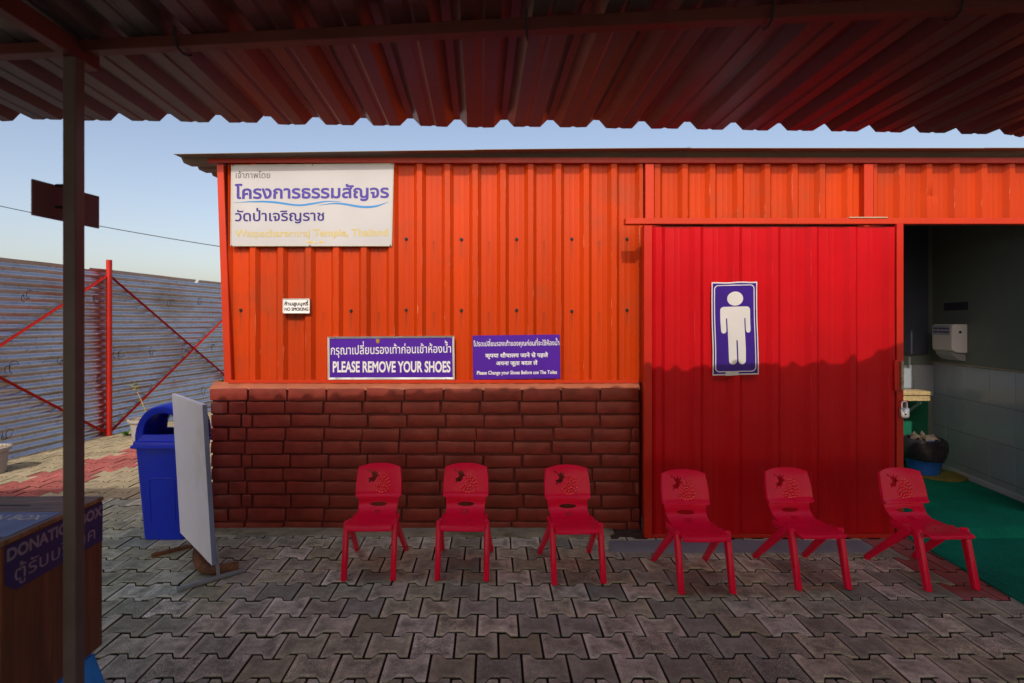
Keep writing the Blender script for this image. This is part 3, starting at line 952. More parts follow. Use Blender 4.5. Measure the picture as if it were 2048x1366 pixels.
for k in range(26):
    a_ = random.random() * 6.28; r_ = random.random() * .10
    p = Vector((c_[0] + r_ * math.cos(a_), c_[1] + r_ * math.sin(a_), .355 + random.uniform(0, .035)))
    d = Vector((random.uniform(-1, 1), random.uniform(-1, 1), random.uniform(-.2, .6))).normalized() * .03
    e = d.orthogonal().normalized() * .014
    cr.add([p - d - e, p + d - e, p + d + e + Vector((0, 0, .01)), p - d + e], [(0, 1, 2, 3)])
cr.build('crumpled_paper', surf('waste_paper', (.11, .085, .065), .8, .3, 30, 0), wb)

# hand towel dispenser on the right wall
dp = thing('towel_dispenser', 'white paper towel dispenser with a printed sticker on the tiled side wall', 'dispenser', rw(.92, 0, 1.03))
prof = [(.006, 1.335), (.112, 1.335), (.120, 1.31), (.122, 1.22), (.122, 1.14), (.116, 1.118), (.085, 1.10), (.006, 1.10)]
s0, s1 = .793, 1.05
db = MB().loft([[rw(s0, o_, z) for o_, z in prof], [rw(s0 + .012, o_, z) for o_, z in prof], [rw(s1, o_, z) for o_, z in prof]])
db = db.build('cover', M['white'], dp, bevel=.004)
prof2 = [(.006, 1.097), (.08, 1.097), (.112, 1.113), (.10, 1.075), (.06, 1.04), (.006, 1.03)]
MB().loft([[rw(s0 + .02, o_, z) for o_, z in prof2], [rw(s1 - .02, o_, z) for o_, z in prof2]]).build('tray', surf('tray_grey', (.35, .36, .38), .4, .05, 4, 0), dp, bevel=.003)
MB().tube([rw(s0 - .0006, .06, 1.27), rw(s0 - .003, .06, 1.27)], .011, 14).build('lock', M['dark'], dp)
stk = MB(); rbox(stk, s0 + .02, s1 + .0, .1225, .1235, 1.245, 1.325)
stk = stk.build('sticker', surf('sticker_grey', (.45, .50, .60), .4, .05, 5, 0), dp)
ln = MB()
for z_ in (1.300, 1.270):
    u_ = s0 + .03
    while u_ < s1 - .03:
        l_ = random.uniform(.008, .03); rbox(ln, u_, u_ + l_, .1235, .1239, z_ - .007, z_ + .006); u_ += l_ + .006
ln.build('lettering', M['txt_navy'], stk)
pq = MB(); rbox(pq, .79, 1.09, .0045, .010, 1.455, 1.52)
o = pq.build('wall_plaque', surf('plaque_dark', (.05, .045, .07), .4, .05, 4, 0), bevel=.001)
tag(o, 'small dark blank plaque on the pale side wall above the towel dispenser', 'sign')

# ------------------------------------------------------------------ signs on the facade
def panel_sign(name, label, quad, Y, th, mat, bevel=.001, loc=None):
    a, b, c, d = (at(*p, Y) for p in quad)
    root = thing(name, label, 'sign', (a + b + c + d) / 4)
    mb = MB(); back = Vector((0, th, 0))
    nx_ = 10
    mb.add([a, b, c, d, a + back, b + back, c + back, d + back], [(0, 1, 2, 3), (7, 6, 5, 4), (0, 4, 5, 1), (1, 5, 6, 2), (2, 6, 7, 3), (3, 7, 4, 0)])
    pn = mb.build('panel', mat, root, bevel=bevel)
    return root, pn

YS = YW - .036
# banner
bq = ((462, 329.5), (788, 326.5), (784, 492.5), (460.5, 492.5))
rt, pn = panel_sign('temple_banner', 'large white sign with purple Thai lettering at the top left of the orange wall', bq, YS - .004, .005, M['banner'])
Yt = YS - .0052
lettering('เจ้าภาพโดย', rectfn(471.6, 341.6, 540.2, 356.2, Yt), M['txt_grey'], pn)
lettering('โครงการธรรมสัญจร', quadfn((469.5, 367.5), (778, 365.5), (778, 402), (469.5, 404), Yt), M['txt_purple'], pn, bold=.028)
lettering('วัดป่าเจริญราช', quadfn((469.8, 416), (648.5, 415), (648.5, 446.5), (469.8, 447.5), Yt), M['txt_navy'], pn, bold=.017)
lettering('Watpacharernraj Temple, Thailand', quadfn((470, 459.5), (776, 457), (776, 476.5), (470, 479), Yt), M['txt_yellow'], pn, bold=.02)
def swoosh(pts, mat, parent, name='swoosh'):
    xs = [p[0] for p in pts]; ys = [p[1] for p in pts]; ws = [p[2] for p in pts]
    # catmull interpolation
    up, dn = [], []
    n = len(pts)
    for k in range(61):
        t_ = k / 60 * (n - 1); i = min(int(t_), n - 2); f = t_ - i
        g_ = lambda s_: (lambda p0, p1, p2, p3: .5 * (2 * p1 + (p2 - p0) * f + (2 * p0 - 5 * p1 + 4 * p2 - p3) * f * f + (3 * p1 - p0 - 3 * p2 + p3) * f ** 3))(s_[max(i - 1, 0)], s_[i], s_[i + 1], s_[min(i + 2, n - 1)])
        x, y, w_ = g_(xs), g_(ys), max(.1, g_(ws))
        up.append(at(x, y - w_ / 2, Yt)); dn.append(at(x, y + w_ / 2, Yt))
    mb = MB(); mb.loft([up, dn], cap=False, closed=False)
    return mb.build(name, mat, parent)
C1 = lambda x, y, w_: (440 + x / 5.69, 310 + y / 5.69, w_ / 5.69)
swoosh([C1(160, 542, 2), C1(380, 530, 14), C1(600, 535, 22), C1(880, 570, 20), C1(1050, 553, 20), C1(1220, 527, 12), C1(1380, 530, 2)], M['txt_cyan'], pn)
swoosh([C1(1120, 572, 2), C1(1280, 552, 14), C1(1400, 556, 20), C1(1620, 590, 24), C1(1780, 580, 20), C1(1915, 532, 2)], M['txt_cyan'], pn)
orn = MB()
for cx_, cy_ in ((1015, 992), (1082, 994), (1158, 993)):
    p = at(440 + cx_ / 5.69, 310 + cy_ / 5.69, Yt)
    for k in range(7):
        q = p + Vector((random.uniform(-.011, .011), 0, random.uniform(-.006, .006))); r_ = random.uniform(.0025, .005)
        orn.add([q + Vector((r_ * math.cos(a_) * 1.4, -.0001 * k, r_ * math.sin(a_))) for a_ in [6.283 * j / 8 for j in range(8)]], [tuple(range(8))])
tag(orn.build('faded_print', surf('ochre_print', (.62, .45, .10), .5, .3, 60, 0), pn), kind='stuff')
fr = MB(); 
for (p, q) in ((bq[0], bq[1]), (bq[1], bq[2]), (bq[2], bq[3]), (bq[3], bq[0])):
    a, b = at(*p, Yt), at(*q, Yt)
    cen = at(624, 410, Yt)
    a = a + (cen - a) * .012; b = b + (cen - b) * .012
    fr.bar(a, b, .0008, .006, up=(b - a).cross(Vector((0, 1, 0))))
fr.build('border', surf('cream_border', (.44, .41, .30), .5, .05, 5, 0), pn)
for p in ((466, 331), (625, 329.5), (784, 328), (463.5, 491.5), (620, 491), (780.5, 490.5)):
    c_ = at(*p, Yt)
    MB().tube([(c_.x, c_.y + .0005, c_.z), (c_.x, c_.y - .004, c_.z)], .004, 8).build('rivet', M['dark'], rt)

# no smoking box sign
q = ((566.2, 598), (619.3, 597.5), (619.3, 626.2), (566.2, 626.2))
rt, pn = panel_sign('no_smoking_sign', 'tiny white no smoking sign on the orange wall below the temple banner', q, YS - .014, .028, M['txt_grey'])
fr = MB()
a, b, c, d = (at(*p, YS - .0145) for p in q)
fr.add([a, b, c, d], [(0, 1, 2, 3)]); fr.build('face', M['white'], pn)
fr = MB()
for p, r_ in ((a, b), (b, c), (c, d), (d, a)): fr.bar(p + Vector((0, -.0015, 0)), r_ + Vector((0, -.0015, 0)), .004, .004)
fr.build('frame', M['alu'], pn)
lettering('ห้ามสูบบุหรี่', rectfn(569, 600.5, 616.5, 613.5, YS - .0155), M['txt_black'], pn, bold=.035)
lettering('NO SMOKING', rectfn(569, 614.8, 616.6, 621.8, YS - .0155), M['txt_black'], pn, bold=.035)

# remove shoes
q = ((655, 673.5), (908.5, 671.5), (909.5, 758.5), (655.8, 759))
rt, pn = panel_sign('remove_shoes_sign', 'blue sign in aluminium frame reading PLEASE REMOVE YOUR SHOES above the brick plinth', q, YS - .006, .008, M['sign_blue'])
fr = MB()
cs = [at(*p, YS - .008) for p in q]
for i in range(4):
    a, b = cs[i], cs[(i + 1) % 4]; cen = sum(cs, Vector()) / 4
    ins = [p + Vector((math.copysign(.013, cen.x - p.x), 0, math.copysign(.013, cen.z - p.z))) for p in (a, b)]
    yb_ = Vector((0, .012, 0)); yf = Vector((0, -.003, 0))
    fr.add([a + yf, b + yf, ins[1] + yf * .2, ins[0] + yf * .2, a + yb_, b + yb_], [(0, 1, 2, 3), (0, 4, 5, 1)])
fr.build('frame', M['alu'], rt)
rr = MB()
Y_ = YS - .0067
lettering('กรุณาเปลี่ยนรองเท้าก่อนเข้าห้องน้ำ', quadfn((661.5, 683), (902, 681), (902, 711), (661.5, 716), Y_), M['txt_white'], pn, bold=.006)
lettering('PLEASE REMOVE YOUR SHOES', quadfn((665.5, 722.5), (901, 722), (901, 745), (665.5, 745), Y_), M['txt_white'], pn, bold=.030)
sp_ = MB(); p = at(755.5, 682, Y_ - .0003)
sp_.add([p + Vector((.0125 * math.cos(a_) * (1 + .15 * math.sin(3 * a_)), 0, .0165 * math.sin(a_))) for a_ in [6.283 * j / 16 for j in range(16)]], [tuple(range(16))])
sp_.build('stain', surf('ochre_stain', (.33, .17, .02), .7, .3, 50, 0), pn)
for p in ((670.5, 675), (892, 673.5), (672.5, 757), (892, 757.5)):
    c_ = at(*p, YS - .011)
    MB().tube([(c_.x, c_.y + .003, c_.z), (c_.x, c_.y - .002, c_.z)], .0028, 8).build('rivet', M['dark'], rt)

# change shoes
q = ((944.8, 671.2), (1119.8, 669), (1121, 757), (946.2, 759))
rt, pn = panel_sign('change_shoes_sign', 'unframed violet sign in Thai, Hindi and English nearest the red door', q, YS - .002, .004, M['sign_blue'])
Y_ = YS - .0027
C3 = lambda x, y: (920 + x / 9.31, 650 + y / 9.31)
lettering('โปรดเปลี่ยนรองเท้าของคุณก่อนที่จะใช้ห้องน้ำ', quadfn(C3(250, 262), C3(1848, 238), C3(1848, 410), C3(250, 430), Y_), M['txt_white'], pn, bold=.010)
lettering('कृपया शौचालय जाने से पहले', quadfn(C3(470, 510), C3(1640, 500), C3(1640, 625), C3(470, 637), Y_), M['txt_white'], pn, bold=.026)
lettering('अपना जूता बदल लें', quadfn(C3(670, 655), C3(1445, 645), C3(1445, 768), C3(670, 778), Y_), M['txt_white'], pn, bold=.026)
lettering('Please Change your Shoes Before use The Toilet', quadfn(C3(315, 855), C3(1810, 842), C3(1810, 930), C3(315, 948), Y_), M['txt_white'], pn, bold=.026)

# man poster on the door, slightly wavy
YD = DY - .0005
man = thing('gents_poster', 'tall blue poster with white standing man figure stuck on the red door', 'poster', at(1469, 657, YD))
def pst(u, v, off=0):
    """poster surface: u 0..1 right, v 0..1 up"""
    q = quadfn((1422.3, 565), (1513.5, 563), (1516.5, 748.5), (1424.5, 751), YD)(u, v)
    wv = .0016 * math.sin(u * 9 + v * 3) + .0022 * noise.noise(Vector((u * 3, v * 5, 2)))
    edge = .0016 * math.sin(u * 11 + 1) * (1 if v > .98 else 0)
    return Vector((q.x + .002 * math.sin(v * 7), q.y - .0045 - wv - off, q.z + edge))
def pgrid(name, x0, x1, y0, y1, off, mat, parent, nx=16, ny=26, thick=False):
    mb = MB()
    mb.loft([[pst(x0 + (x1 - x0) * i / nx, y0 + (y1 - y0) * j / ny, off) for i in range(nx + 1)] for j in range(ny + 1)], cap=False, closed=False)
    return mb.build(name, mat, parent, smooth=60)
sheet = pgrid('sheet', 0, 1, 0, 1, 0, M['poster_white'], man)
pgrid('blue_field', .022, .978, .014, .986, .0006, M['man_blue'], man)
def shape(name, cs, off, mat, parent, sub=.03):
    """filled contours in poster coordinates (0..797 x 0..1366 crop pixels) draped on the poster"""
    def uv(p): return ((p[0] - 128) / (652 - 128) if True else 0, 1 - (p[1] - 140) / (1195 - 140))
    vs, es = [], []
    for c in cs:
        b = len(vs); pts = []
        for i in range(len(c)):
            a, d = Vector(c[i]), Vector(c[(i + 1) % len(c)])
            n = max(1, int((d - a).length / 40))
            pts += [a.lerp(d, k / n) for k in range(n)]
        vs += pts; es += [(b + i, b + (i + 1) % len(pts)) for i in range(len(pts))]
    nb = len(vs)
    xs = [v.x for v in vs]; ys = [v.y for v in vs]
    x = min(xs)
    while x < max(xs):
        y = min(ys)
        while y < max(ys): vs.append(Vector((x + .3, y + .2))); y += 38
        x += 38
    ov, oe, of, *_ = delaunay_2d_cdt(vs, es, [], 0, 1e-4)
    A = np.array([[v.x, v.y] for v in ov]); keep = []
    segs = [(vs[i], vs[j]) for i, j in es]
    for f in of:
        c = A[list(f)].mean(0); n = 0
        for a, b in segs:
            if (a.y > c[1]) != (b.y > c[1]) and c[0] < (b.x - a.x) * (c[1] - a.y) / (b.y - a.y) + a.x: n += 1
        if n % 2: keep.append(tuple(f))
    mb = MB(); mb.v = [tuple(pst(*uv(p), off)) for p in A]; mb.f = keep; mb.m = [0] * len(keep)
    return mb.build(name, mat, parent, smooth=60)
def arc(cx, cy, rx, ry, a0, a1, n=8): return [(cx + rx * math.cos(R(a0 + (a1 - a0) * k / n)), cy + ry * math.sin(R(a0 + (a1 - a0) * k / n))) for k in range(n + 1)]
head = arc(398, 329, 91, 80, 0, 348, 28)
body_ = arc(270, 462, 42, 42, 180, 270, 6) + arc(526, 462, 42, 42, 270, 360, 6) + arc(541, 685, 27, 34, 0, 180, 8) + [(513, 555), (507, 548), (500, 555)] + \
    [(500, 640), (505, 900)] + arc(463, 1035, 41, 40, 0, 180, 8) + [(417, 805), (409, 798), (402, 805)] + arc(360, 1035, 46, 40, 0, 180, 8) + [(308, 640), (306, 555), (298, 548), (292, 555)] + arc(262, 688, 31, 34, 0, 180, 8) + [(228, 560)]
shape('figure', [head, body_], .0012, M['poster_white'], man)
def rr_(x0, y0, x1, y1, r): return arc(x1 - r, y0 + r, r, r, 270, 360, 6) + arc(x1 - r, y1 - r, r, r, 0, 90, 6) + arc(x0 + r, y1 - r, r, r, 90, 180, 6) + arc(x0 + r, y0 + r, r, r, 180, 270, 6)
shape('outline', [rr_(156, 172, 622, 1160, 48), rr_(167, 182, 612, 1150, 40)], .0012, M['poster_white'], man)
shape('tape', [[(275, 1152), (424, 1152), (424, 1198), (273, 1202)]], .0022, surf('grey_tape', (.50, .52, .50), .4, .05, 5, 0), man)

# ------------------------------------------------------------------ canopy
can = thing('canopy', 'red brown corrugated metal canopy on steel poles overhead', 'canopy', (0, 1.5, 0))
CP = .185
def Ye(X):
    y = 2.088 + .039 * (X + 1.54)
    if X > 2.12: y += .35 * (min(X, 2.6) - 2.12)
    return y
def can_sheet(k0, k1, dz, dY, mat, droop=0):
    mb = MB()
    x0, x1 = -.315 + CP * k0 - .012, -.315 + CP * k1 + .012
    pr = []
    for k in range(k0, k1 + 1):
        c = -.315 + CP * k
        pr += [(c - .040, 0), (c - .012, .029), (c + .012, .029), (c + .040, 0)]
        if k < k1: pr += [(c + CP / 2 - .012, -.0005), (c + CP / 2 - .004, .003), (c + CP / 2 + .004, .003), (c + CP / 2 + .012, -.0005)]
    pr = [p for p in pr if x0 - 1e-6 <= p[0] <= x1 + 1e-6]
    yb2 = -6.6  # unseen rear stretch, lengthened to cut light on the shaded fronts
    sd = random.random() * 40
    for th in (0, .0012):
        rows = []
        for j in range(15):
            f = j / 14
            row = []
            for x, p in pr:
                e = Ye(x) + dY
                y = e + (yb2 - e) * f
                z = 2.127 + dz + p + .022 * (e - y) + th + .0022 * noise.noise(Vector((x * 3 + sd, y * 1.3, 0)))
                if droop: z -= droop * max(0, -1.75 - x) 
                # small random wobble of the cut edge
                if j == 0: z += .002 * noise.noise(Vector((x * 9, 5, sd))); y += .006 * noise.noise(Vector((x * 11, 9, sd)))
                row.append((x + .0185 * (e - y), y, z))
            rows.append(row)
        mb.loft(rows, cap=False, closed=False)
    return mb.build('roof_sheet', mat, can, smooth=14)
cs_ = [(-23, -18), (-18, -13), (-13, -8), (-8, -3), (-3, 2), (2, 7), (7, 12), (12, 17), (17, 22), (22, 27), (27, 33)]
for i, (a, b) in enumerate(cs_):
    can_sheet(a, b, .0022 * (i % 2), (0, 0, .004, -.003, .003, 0, -.004, .004, 0, 0, 0)[i], M['roof_under' if i in (0, 1, 2, 3, 5, 8) else 'roof_under2'], droop=.02 if i < 3 else 0)
pyl = lambda X: 1.452 - .0886 * (X + .36)
for dy in (0, -1.3, -2.6, -4.2, -6.2):
    a = Vector((-4.5, pyl(-4.5) + dy, 2.1215 - .022 * dy)); b = Vector((5.6, pyl(5.6) + dy, 2.1235 - .022 * dy))
    MB().bar(a, b, .036, .032).build('purlin', M['steel_red'], can, bevel=.002)
# J-bolts round the front purlin
for px_ in (335, 1050, 1505, 1833):
    X = wx(px_, 1.43); Yp = pyl(X)
    MB().tube([(X, Yp - .035, 2.15), (X, Yp - .030, 2.115), (X + .002, Yp - .022, 2.099), (X + .004, Yp, 2.094), (X + .006, Yp + .024, 2.099), (X + .008, Yp + .032, 2.106)], .0032, 6).build('hook_bolt', M['dark'], can, smooth=60)
def rafter(x0):
    MB().box(x0, x0 + .036, -6.5, 1.573, 2.080, 2.132).build('rafter', M['steel_red'], can, bevel=.002)
rafter(-1.171)
rafter(3.05)
MB().box(-1.165, -1.141, 1.560, 1.5745, 2.087, 2.125).build('rafter_end', M['dark'], can)
for (x0, y0) in ((-1.171, 1.480), (3.05, 1.48), (-1.171, -3.3), (3.05, -3.3), (-1.171, -6.4), (3.05, -6.4)):
    MB().box(x0, x0 + .036, y0, y0 + .035, -.03, 2.0795 + (.0 if y0 > 0 else 0)).build('pole', M['pole'], can, bevel=.002)

# plate on the pole, seen from behind
pt = thing('pole_sign_plate', 'dark maroon rectangular plate fixed to the near canopy pole seen from behind', 'sign', (-1.20, 1.53, 1.70))
a, b = Vector((-1.2205, 1.44, 0)), Vector((-1.1735, 1.62, 0))
mb = MB(); n_ = (b - a).cross(Vector((0, 0, 1))).normalized() * .003
zA0, zA1, zB0, zB1 = wz(430, 1.44), wz(358, 1.44), wz(457, 1.62), wz(393, 1.62)
vs = []
for off in (n_ * -1, n_):
    vs += [a + off + Vector((0, 0, zA0)), b + off + Vector((0, 0, zB0)), b + off + Vector((0, 0, zB1)), a + off + Vector((0, 0, zA1))]
mb.add(vs, [(0, 1, 2, 3), (7, 6, 5, 4), (0, 4, 5, 1), (1, 5, 6, 2), (2, 6, 7, 3), (3, 7, 4, 0)])
mb.build('plate', M['plate'], pt)
for z_ in (1.67, 1.73):
    MB().tube([(-1.203, 1.498, z_), (-1.172, 1.498, z_)], .004, 8).build('bolt', M['dark'], pt)

# ------------------------------------------------------------------ fence
fen = thing('boundary_fence', 'tall corrugated iron boundary fence with red posts and crossed braces on the left', 'fence', (-4.61, 6.45, 0))
fd = Vector((.16, 1, 0)).normalized(); fnrm = Vector((fd.y, -fd.x, 0))   # towards the yard
F0 = Vector((-4.79 + .16 * (6.45 - 5.29), 6.45, 0))
def fpt(s, off, z): return F0 + fd * s + fnrm * off + Vector((0, 0, z))
def fence_sheet(s0, s1, z0, z1, off, sd, notch=None):
    """built in fence coordinates: object X runs along the fence, so that the grime follows it"""
    ns = max(2, int((s1 - s0) / .06)); nz = int((z1 - z0) / .0762 * 8)
    vs, fs = [], []
    for i in range(ns + 1):
        s = s0 + (s1 - s0) * i / ns
        for j in range(nz + 1):
            z = z0 + (z1 - z0) * j / nz
            y = off + .0125 * math.cos(2 * math.pi * z / .0762) + .006 * noise.noise(Vector((s * 1.3, z * 1.5, sd)))
            zz = z + .004 * noise.noise(Vector((s * 2, sd, 0))) * (j / nz)
            vs.append((s, -y, zz))
    for i in range(ns):
        for j in range(nz):
            s = s0 + (s1 - s0) * (i + .5) / ns; z = z0 + (z1 - z0) * (j + .5) / nz
            if notch and (abs(s - notch[0]) < notch[1] * (1 if z > z1 - .05 else .55) and z > z1 - notch[2] + .03 * math.sin(s * 60)): continue
            if z > z1 - .016 and noise.noise(Vector((s * 1.6, sd, 7))) > .28: continue
            fs.append((i * (nz + 1) + j, (i + 1) * (nz + 1) + j, (i + 1) * (nz + 1) + j + 1, i * (nz + 1) + j + 1))
    me = bpy.data.meshes.new('corrugated_sheet'); me.from_pydata(vs, [], fs); me.materials.append(M['fence'])
    me.polygons.foreach_set('use_smooth', [True] * len(me.polygons)); me.update()
    o = link('corrugated_sheet', me, fen, F0 - org(fen))
    o.rotation_euler = (0, 0, math.atan2(fd.y, fd.x))
    return o
s_n = (8.02 - 6.45) * 1.0127
for r_, (z0, z1) in enumerate(((-.03, .56), (.53, 1.25), (1.225, 1.985))):
    st_ = [-4.2, -1.75 + .3 * r_, 1.15 - .25 * r_, 3.7 + .2 * r_, 6.2]
    st_ = [-5.2, -2.6 - .1 * r_, .0 if r_ == 1 else -.02, 2.85, 5.6]
    for k in range(4):
        fence_sheet(st_[k], st_[k + 1] + .05, z0, z1, .004 * (k % 2) + .010 * (2 - r_), r_ * 9 + k * 3.1, (s_n, .05, .075) if r_ == 2 else None)
for s in (-2.93, 0, 2.93):
    MB().box(-.029, .029, -.029, .029, -.05, 1.35 + (645 - 519) * 6.4 / FP + .002)
    c = fpt(s, .068, 0)
    mb = MB(); mb.tube([c + Vector((0, 0, -.03)), c + Vector((0, 0, 2.095 + (.0 if s == 0 else -.06)))], .031, 14)
    mb.build('post', M['fence_red'], fen, smooth=50)
for k in range(-1, 1):
    s0, s1 = k * 2.93, (k + 1) * 2.93
    for a_, b_, o_ in ((1.92, .04, .030), (.03, 1.90, .046)):
        A_, B_ = fpt(s0 + .02, .030 + o_ * .4, a_), fpt(s1 - .02, .030 + o_ * .4, b_)
        MB().bar(A_, B_, .005, .028, up=(0, 0, 1)).bar(A_ + fnrm * .012, B_ + fnrm * .012, .022, .004, up=(0, 0, 1)).build('brace', M['fence_red'], fen)
# smudged stencil marks
for (px_, py_) in ((50, 592), (190, 597), (337, 603), (395, 605), (12, 733), (120, 720), (232, 710), (302, 704), (365, 698), (418, 694), (8, 868), (188, 758), (345, 796), (402, 784)):
    Yf = (4.79 + .16 * 5.29) / (.16 - (px_ - CX) / FP)
    z = wz(py_, Yf); s = (Yf - 6.45) / fd.y
    mb = MB()
    for q in range(3):
        c = fpt(s + random.uniform(-.05, .05), .052, z + random.uniform(-.03, .03)); r_ = random.uniform(.025, .05)
        a0 = random.uniform(0, 3)
        pts = [c + fd * r_ * math.cos(a0 + t_ * .55) + Vector((0, 0, r_ * 1.1 * math.sin(a0 + t_ * .55))) for t_ in range(7)]
        for i in range(6):
            mb.bar(pts[i], pts[i + 1], .0015, .006)
    mb.build('stencil_mark', M['txt_black'], fen)

# overhead wire
wp = [Vector((-9.5, 11.0, 4.1)), Vector((3.0, 11.2, 2.35))]
pts = []
for k in range(25):
    f = k / 24; p = wp[0].lerp(wp[1], f); p.z -= .35 * 4 * f * (1 - f) * .35
    pts.append(p)
dz0 = wz(412, pts[0].y)
a_, b_ = at(0, 412, 11), at(440, 493, 11)
pts = []
for k in range(-8, 34):
    f = k / 16; p = a_.lerp(b_, f); p.z -= .10 * 4 * f * (1 - f) * .35
    pts.append(p)
o = MB().tube(pts, .008, 5).build('overhead_wire', M['dark'], smooth=60)
tag(o, 'thin black overhead wire crossing the sky above the corrugated fence', 'wire')

# ------------------------------------------------------------------ potted plants
def leaf(mb, base, d, L, W, mi=0):
    d = Vector(d).normalized(); s = d.cross(Vector((0, 0, 1)))
    if s.length < .1: s = Vector((1, 0, 0))
    s.normalize(); u = s.cross(d)
    pr = [(0, 0), (.25, .8), (.55, 1), (.8, .6), (1, 0)]
    left = [base + d * L * t_ + s * W / 2 * w_ + u * L * .18 * math.sin(t_ * 3) * .6 for t_, w_ in pr]
    mid = [base + d * L * t_ + u * L * .18 * math.sin(t_ * 3) * .6 - u * W * .12 * w_ for t_, w_ in pr]
    right = [base + d * L * t_ - s * W / 2 * w_ + u * L * .18 * math.sin(t_ * 3) * .6 for t_, w_ in pr]
    mb.loft([left, mid, right], cap=False, closed=False, mi=mi)
def pot(name, label, c, h, rt, rb, plant):
    root = thing(name, label, 'potted plant', c)
    x, y, z = c
    MB().loft(rings((x, y), [(rb, z), (rb + .004, z + .01), (rt - .02, z + h - .035), (rt - .018, z + h - .034), (rt, z + h - .03), (rt + .004, z + h - .004), (rt, z + h), (rt - .014, z + h), (rt - .02, z + h - .03), (.001, z + h - .03)], 30), cap=False).build('pot', M['terracotta'], root, smooth=45)
    so_ = MB()
    for k in range(60):
        a_ = random.random() * 6.28; r_ = math.sqrt(random.random()) * (rt - .03)
        p = Vector((x + r_ * math.cos(a_), y + r_ * math.sin(a_), z + h - .026 + random.random() * .012)); q = random.uniform(.008, .016)
        so_.add([p + Vector((q, 0, 0)), p + Vector((-q * .5, q, 0)), p + Vector((-q * .5, -q, 0)), p + Vector((0, 0, q))], [(0, 1, 3), (1, 2, 3), (2, 0, 3)])
    tag(so_.build('soil', M['soil'], root), kind='stuff')
    if plant:
        top = Vector((x - .10, y, z + h + .36))
        pts = [Vector((x + .05, y, z + h - .03)), Vector((x + .03, y, z + h + .08)), Vector((x - .03, y, z + h + .22)), top]
        MB().tube(pts, [.009, .007, .006, .004], 7).build('stem', M['stem'], root, smooth=60)
        for k in range(9):
            a_ = k * 2.4
            mb = MB(); leaf(mb, top + Vector((0, 0, -.05 + .012 * k)), (math.cos(a_), math.sin(a_), random.uniform(-.1, .9)), random.uniform(.055, .09), .04)
            mb.build('leaf', M['leaf'], root, smooth=60)
    return root
p_ = at(287, 838, 6.15)
pot('potted_plant', 'grey pot with a thin yellow-green sapling behind the blue bin', (p_.x, 6.15, .002), .255, .155, .10, True)
pot('potted_plant', 'grey pot of dry soil without a plant at the left foot of the fence', (-4.47, 4.83, .002), .235, .15, .11, False)
# weeds
def weed(label, c, n, L):
    root = thing('weed', label, 'weed', c)
    for k in range(n):
        a_ = k * 2.4 + random.random(); mb = MB()
        leaf(mb, Vector(c), (math.cos(a_), math.sin(a_), random.uniform(.2, 1.2)), L * random.uniform(.7, 1.2), L * .4)
        mb.build('leaf', M['leaf_dark'], root, smooth=60)
p_ = at(252, 872, 6.42); weed('low green weed growing at the foot of the fence behind the bin', (p_.x, 6.42, .001), 9, .09)
weed('tuft of leaves on the brick ledge beside the orange corner post', (wx(443, 3.63), 3.63, .95), 7, .035)

# ------------------------------------------------------------------ blue bin
bn = thing('blue_bin', 'blue plastic litter bin with arched swing opening beside the white display board', 'bin', (-2.03, 3.5, 0))
bc = Vector((-2.025, 3.47, 0))
def rrect(cx, cy, hx, hy, z, r=.03, n=4):
    out = []
    for (sx, sy, a0) in ((1, -1, -90), (1, 1, 0), (-1, 1, 90), (-1, -1, 180)):
        for k in range(n + 1):
            a_ = R(a0 + 90 * k / n)
            out.append((cx + sx * (hx - r) + r * math.cos(a_), cy + sy * (hy - r) + r * math.sin(a_), z))
    return out
b_ = MB(); b_.loft([rrect(bc.x, bc.y, .128, .115, .002), rrect(bc.x, bc.y, .130, .118, .012), rrect(bc.x, bc.y, .164, .150, .585)])
bb = b_.build('body', M['bin'], bn, smooth=40)
# raised arch on the front face
def fy(z): return bc.y - (.118 + .032 * (z - .012) / .573) - .001
ap = [(-.075, .12), (-.078, .36)] + [(-.078 + .025 - .025 * math.cos(a_), .36 + .03 * math.sin(a_)) for a_ in (.4, .8, 1.2, 1.57)]
ap = ap + [(-x, z) for x, z in reversed(ap)]
MB().tube([(bc.x + x, fy(z) + .002, z) for x, z in ap], .0055, 8).build('moulding', M['bin'], bb, smooth=60)
r_ = MB(); r_.loft([rrect(bc.x, bc.y, .176, .162, .575), rrect(bc.x, bc.y, .186, .172, .580), rrect(bc.x, bc.y, .186, .172, .592), rrect(bc.x, bc.y, .176, .162, .598), rrect(bc.x, bc.y, .174, .160, .615), rrect(bc.x, bc.y, .168, .154, .620)])
lid = r_.build('lid', M['bin'], bn, smooth=40)
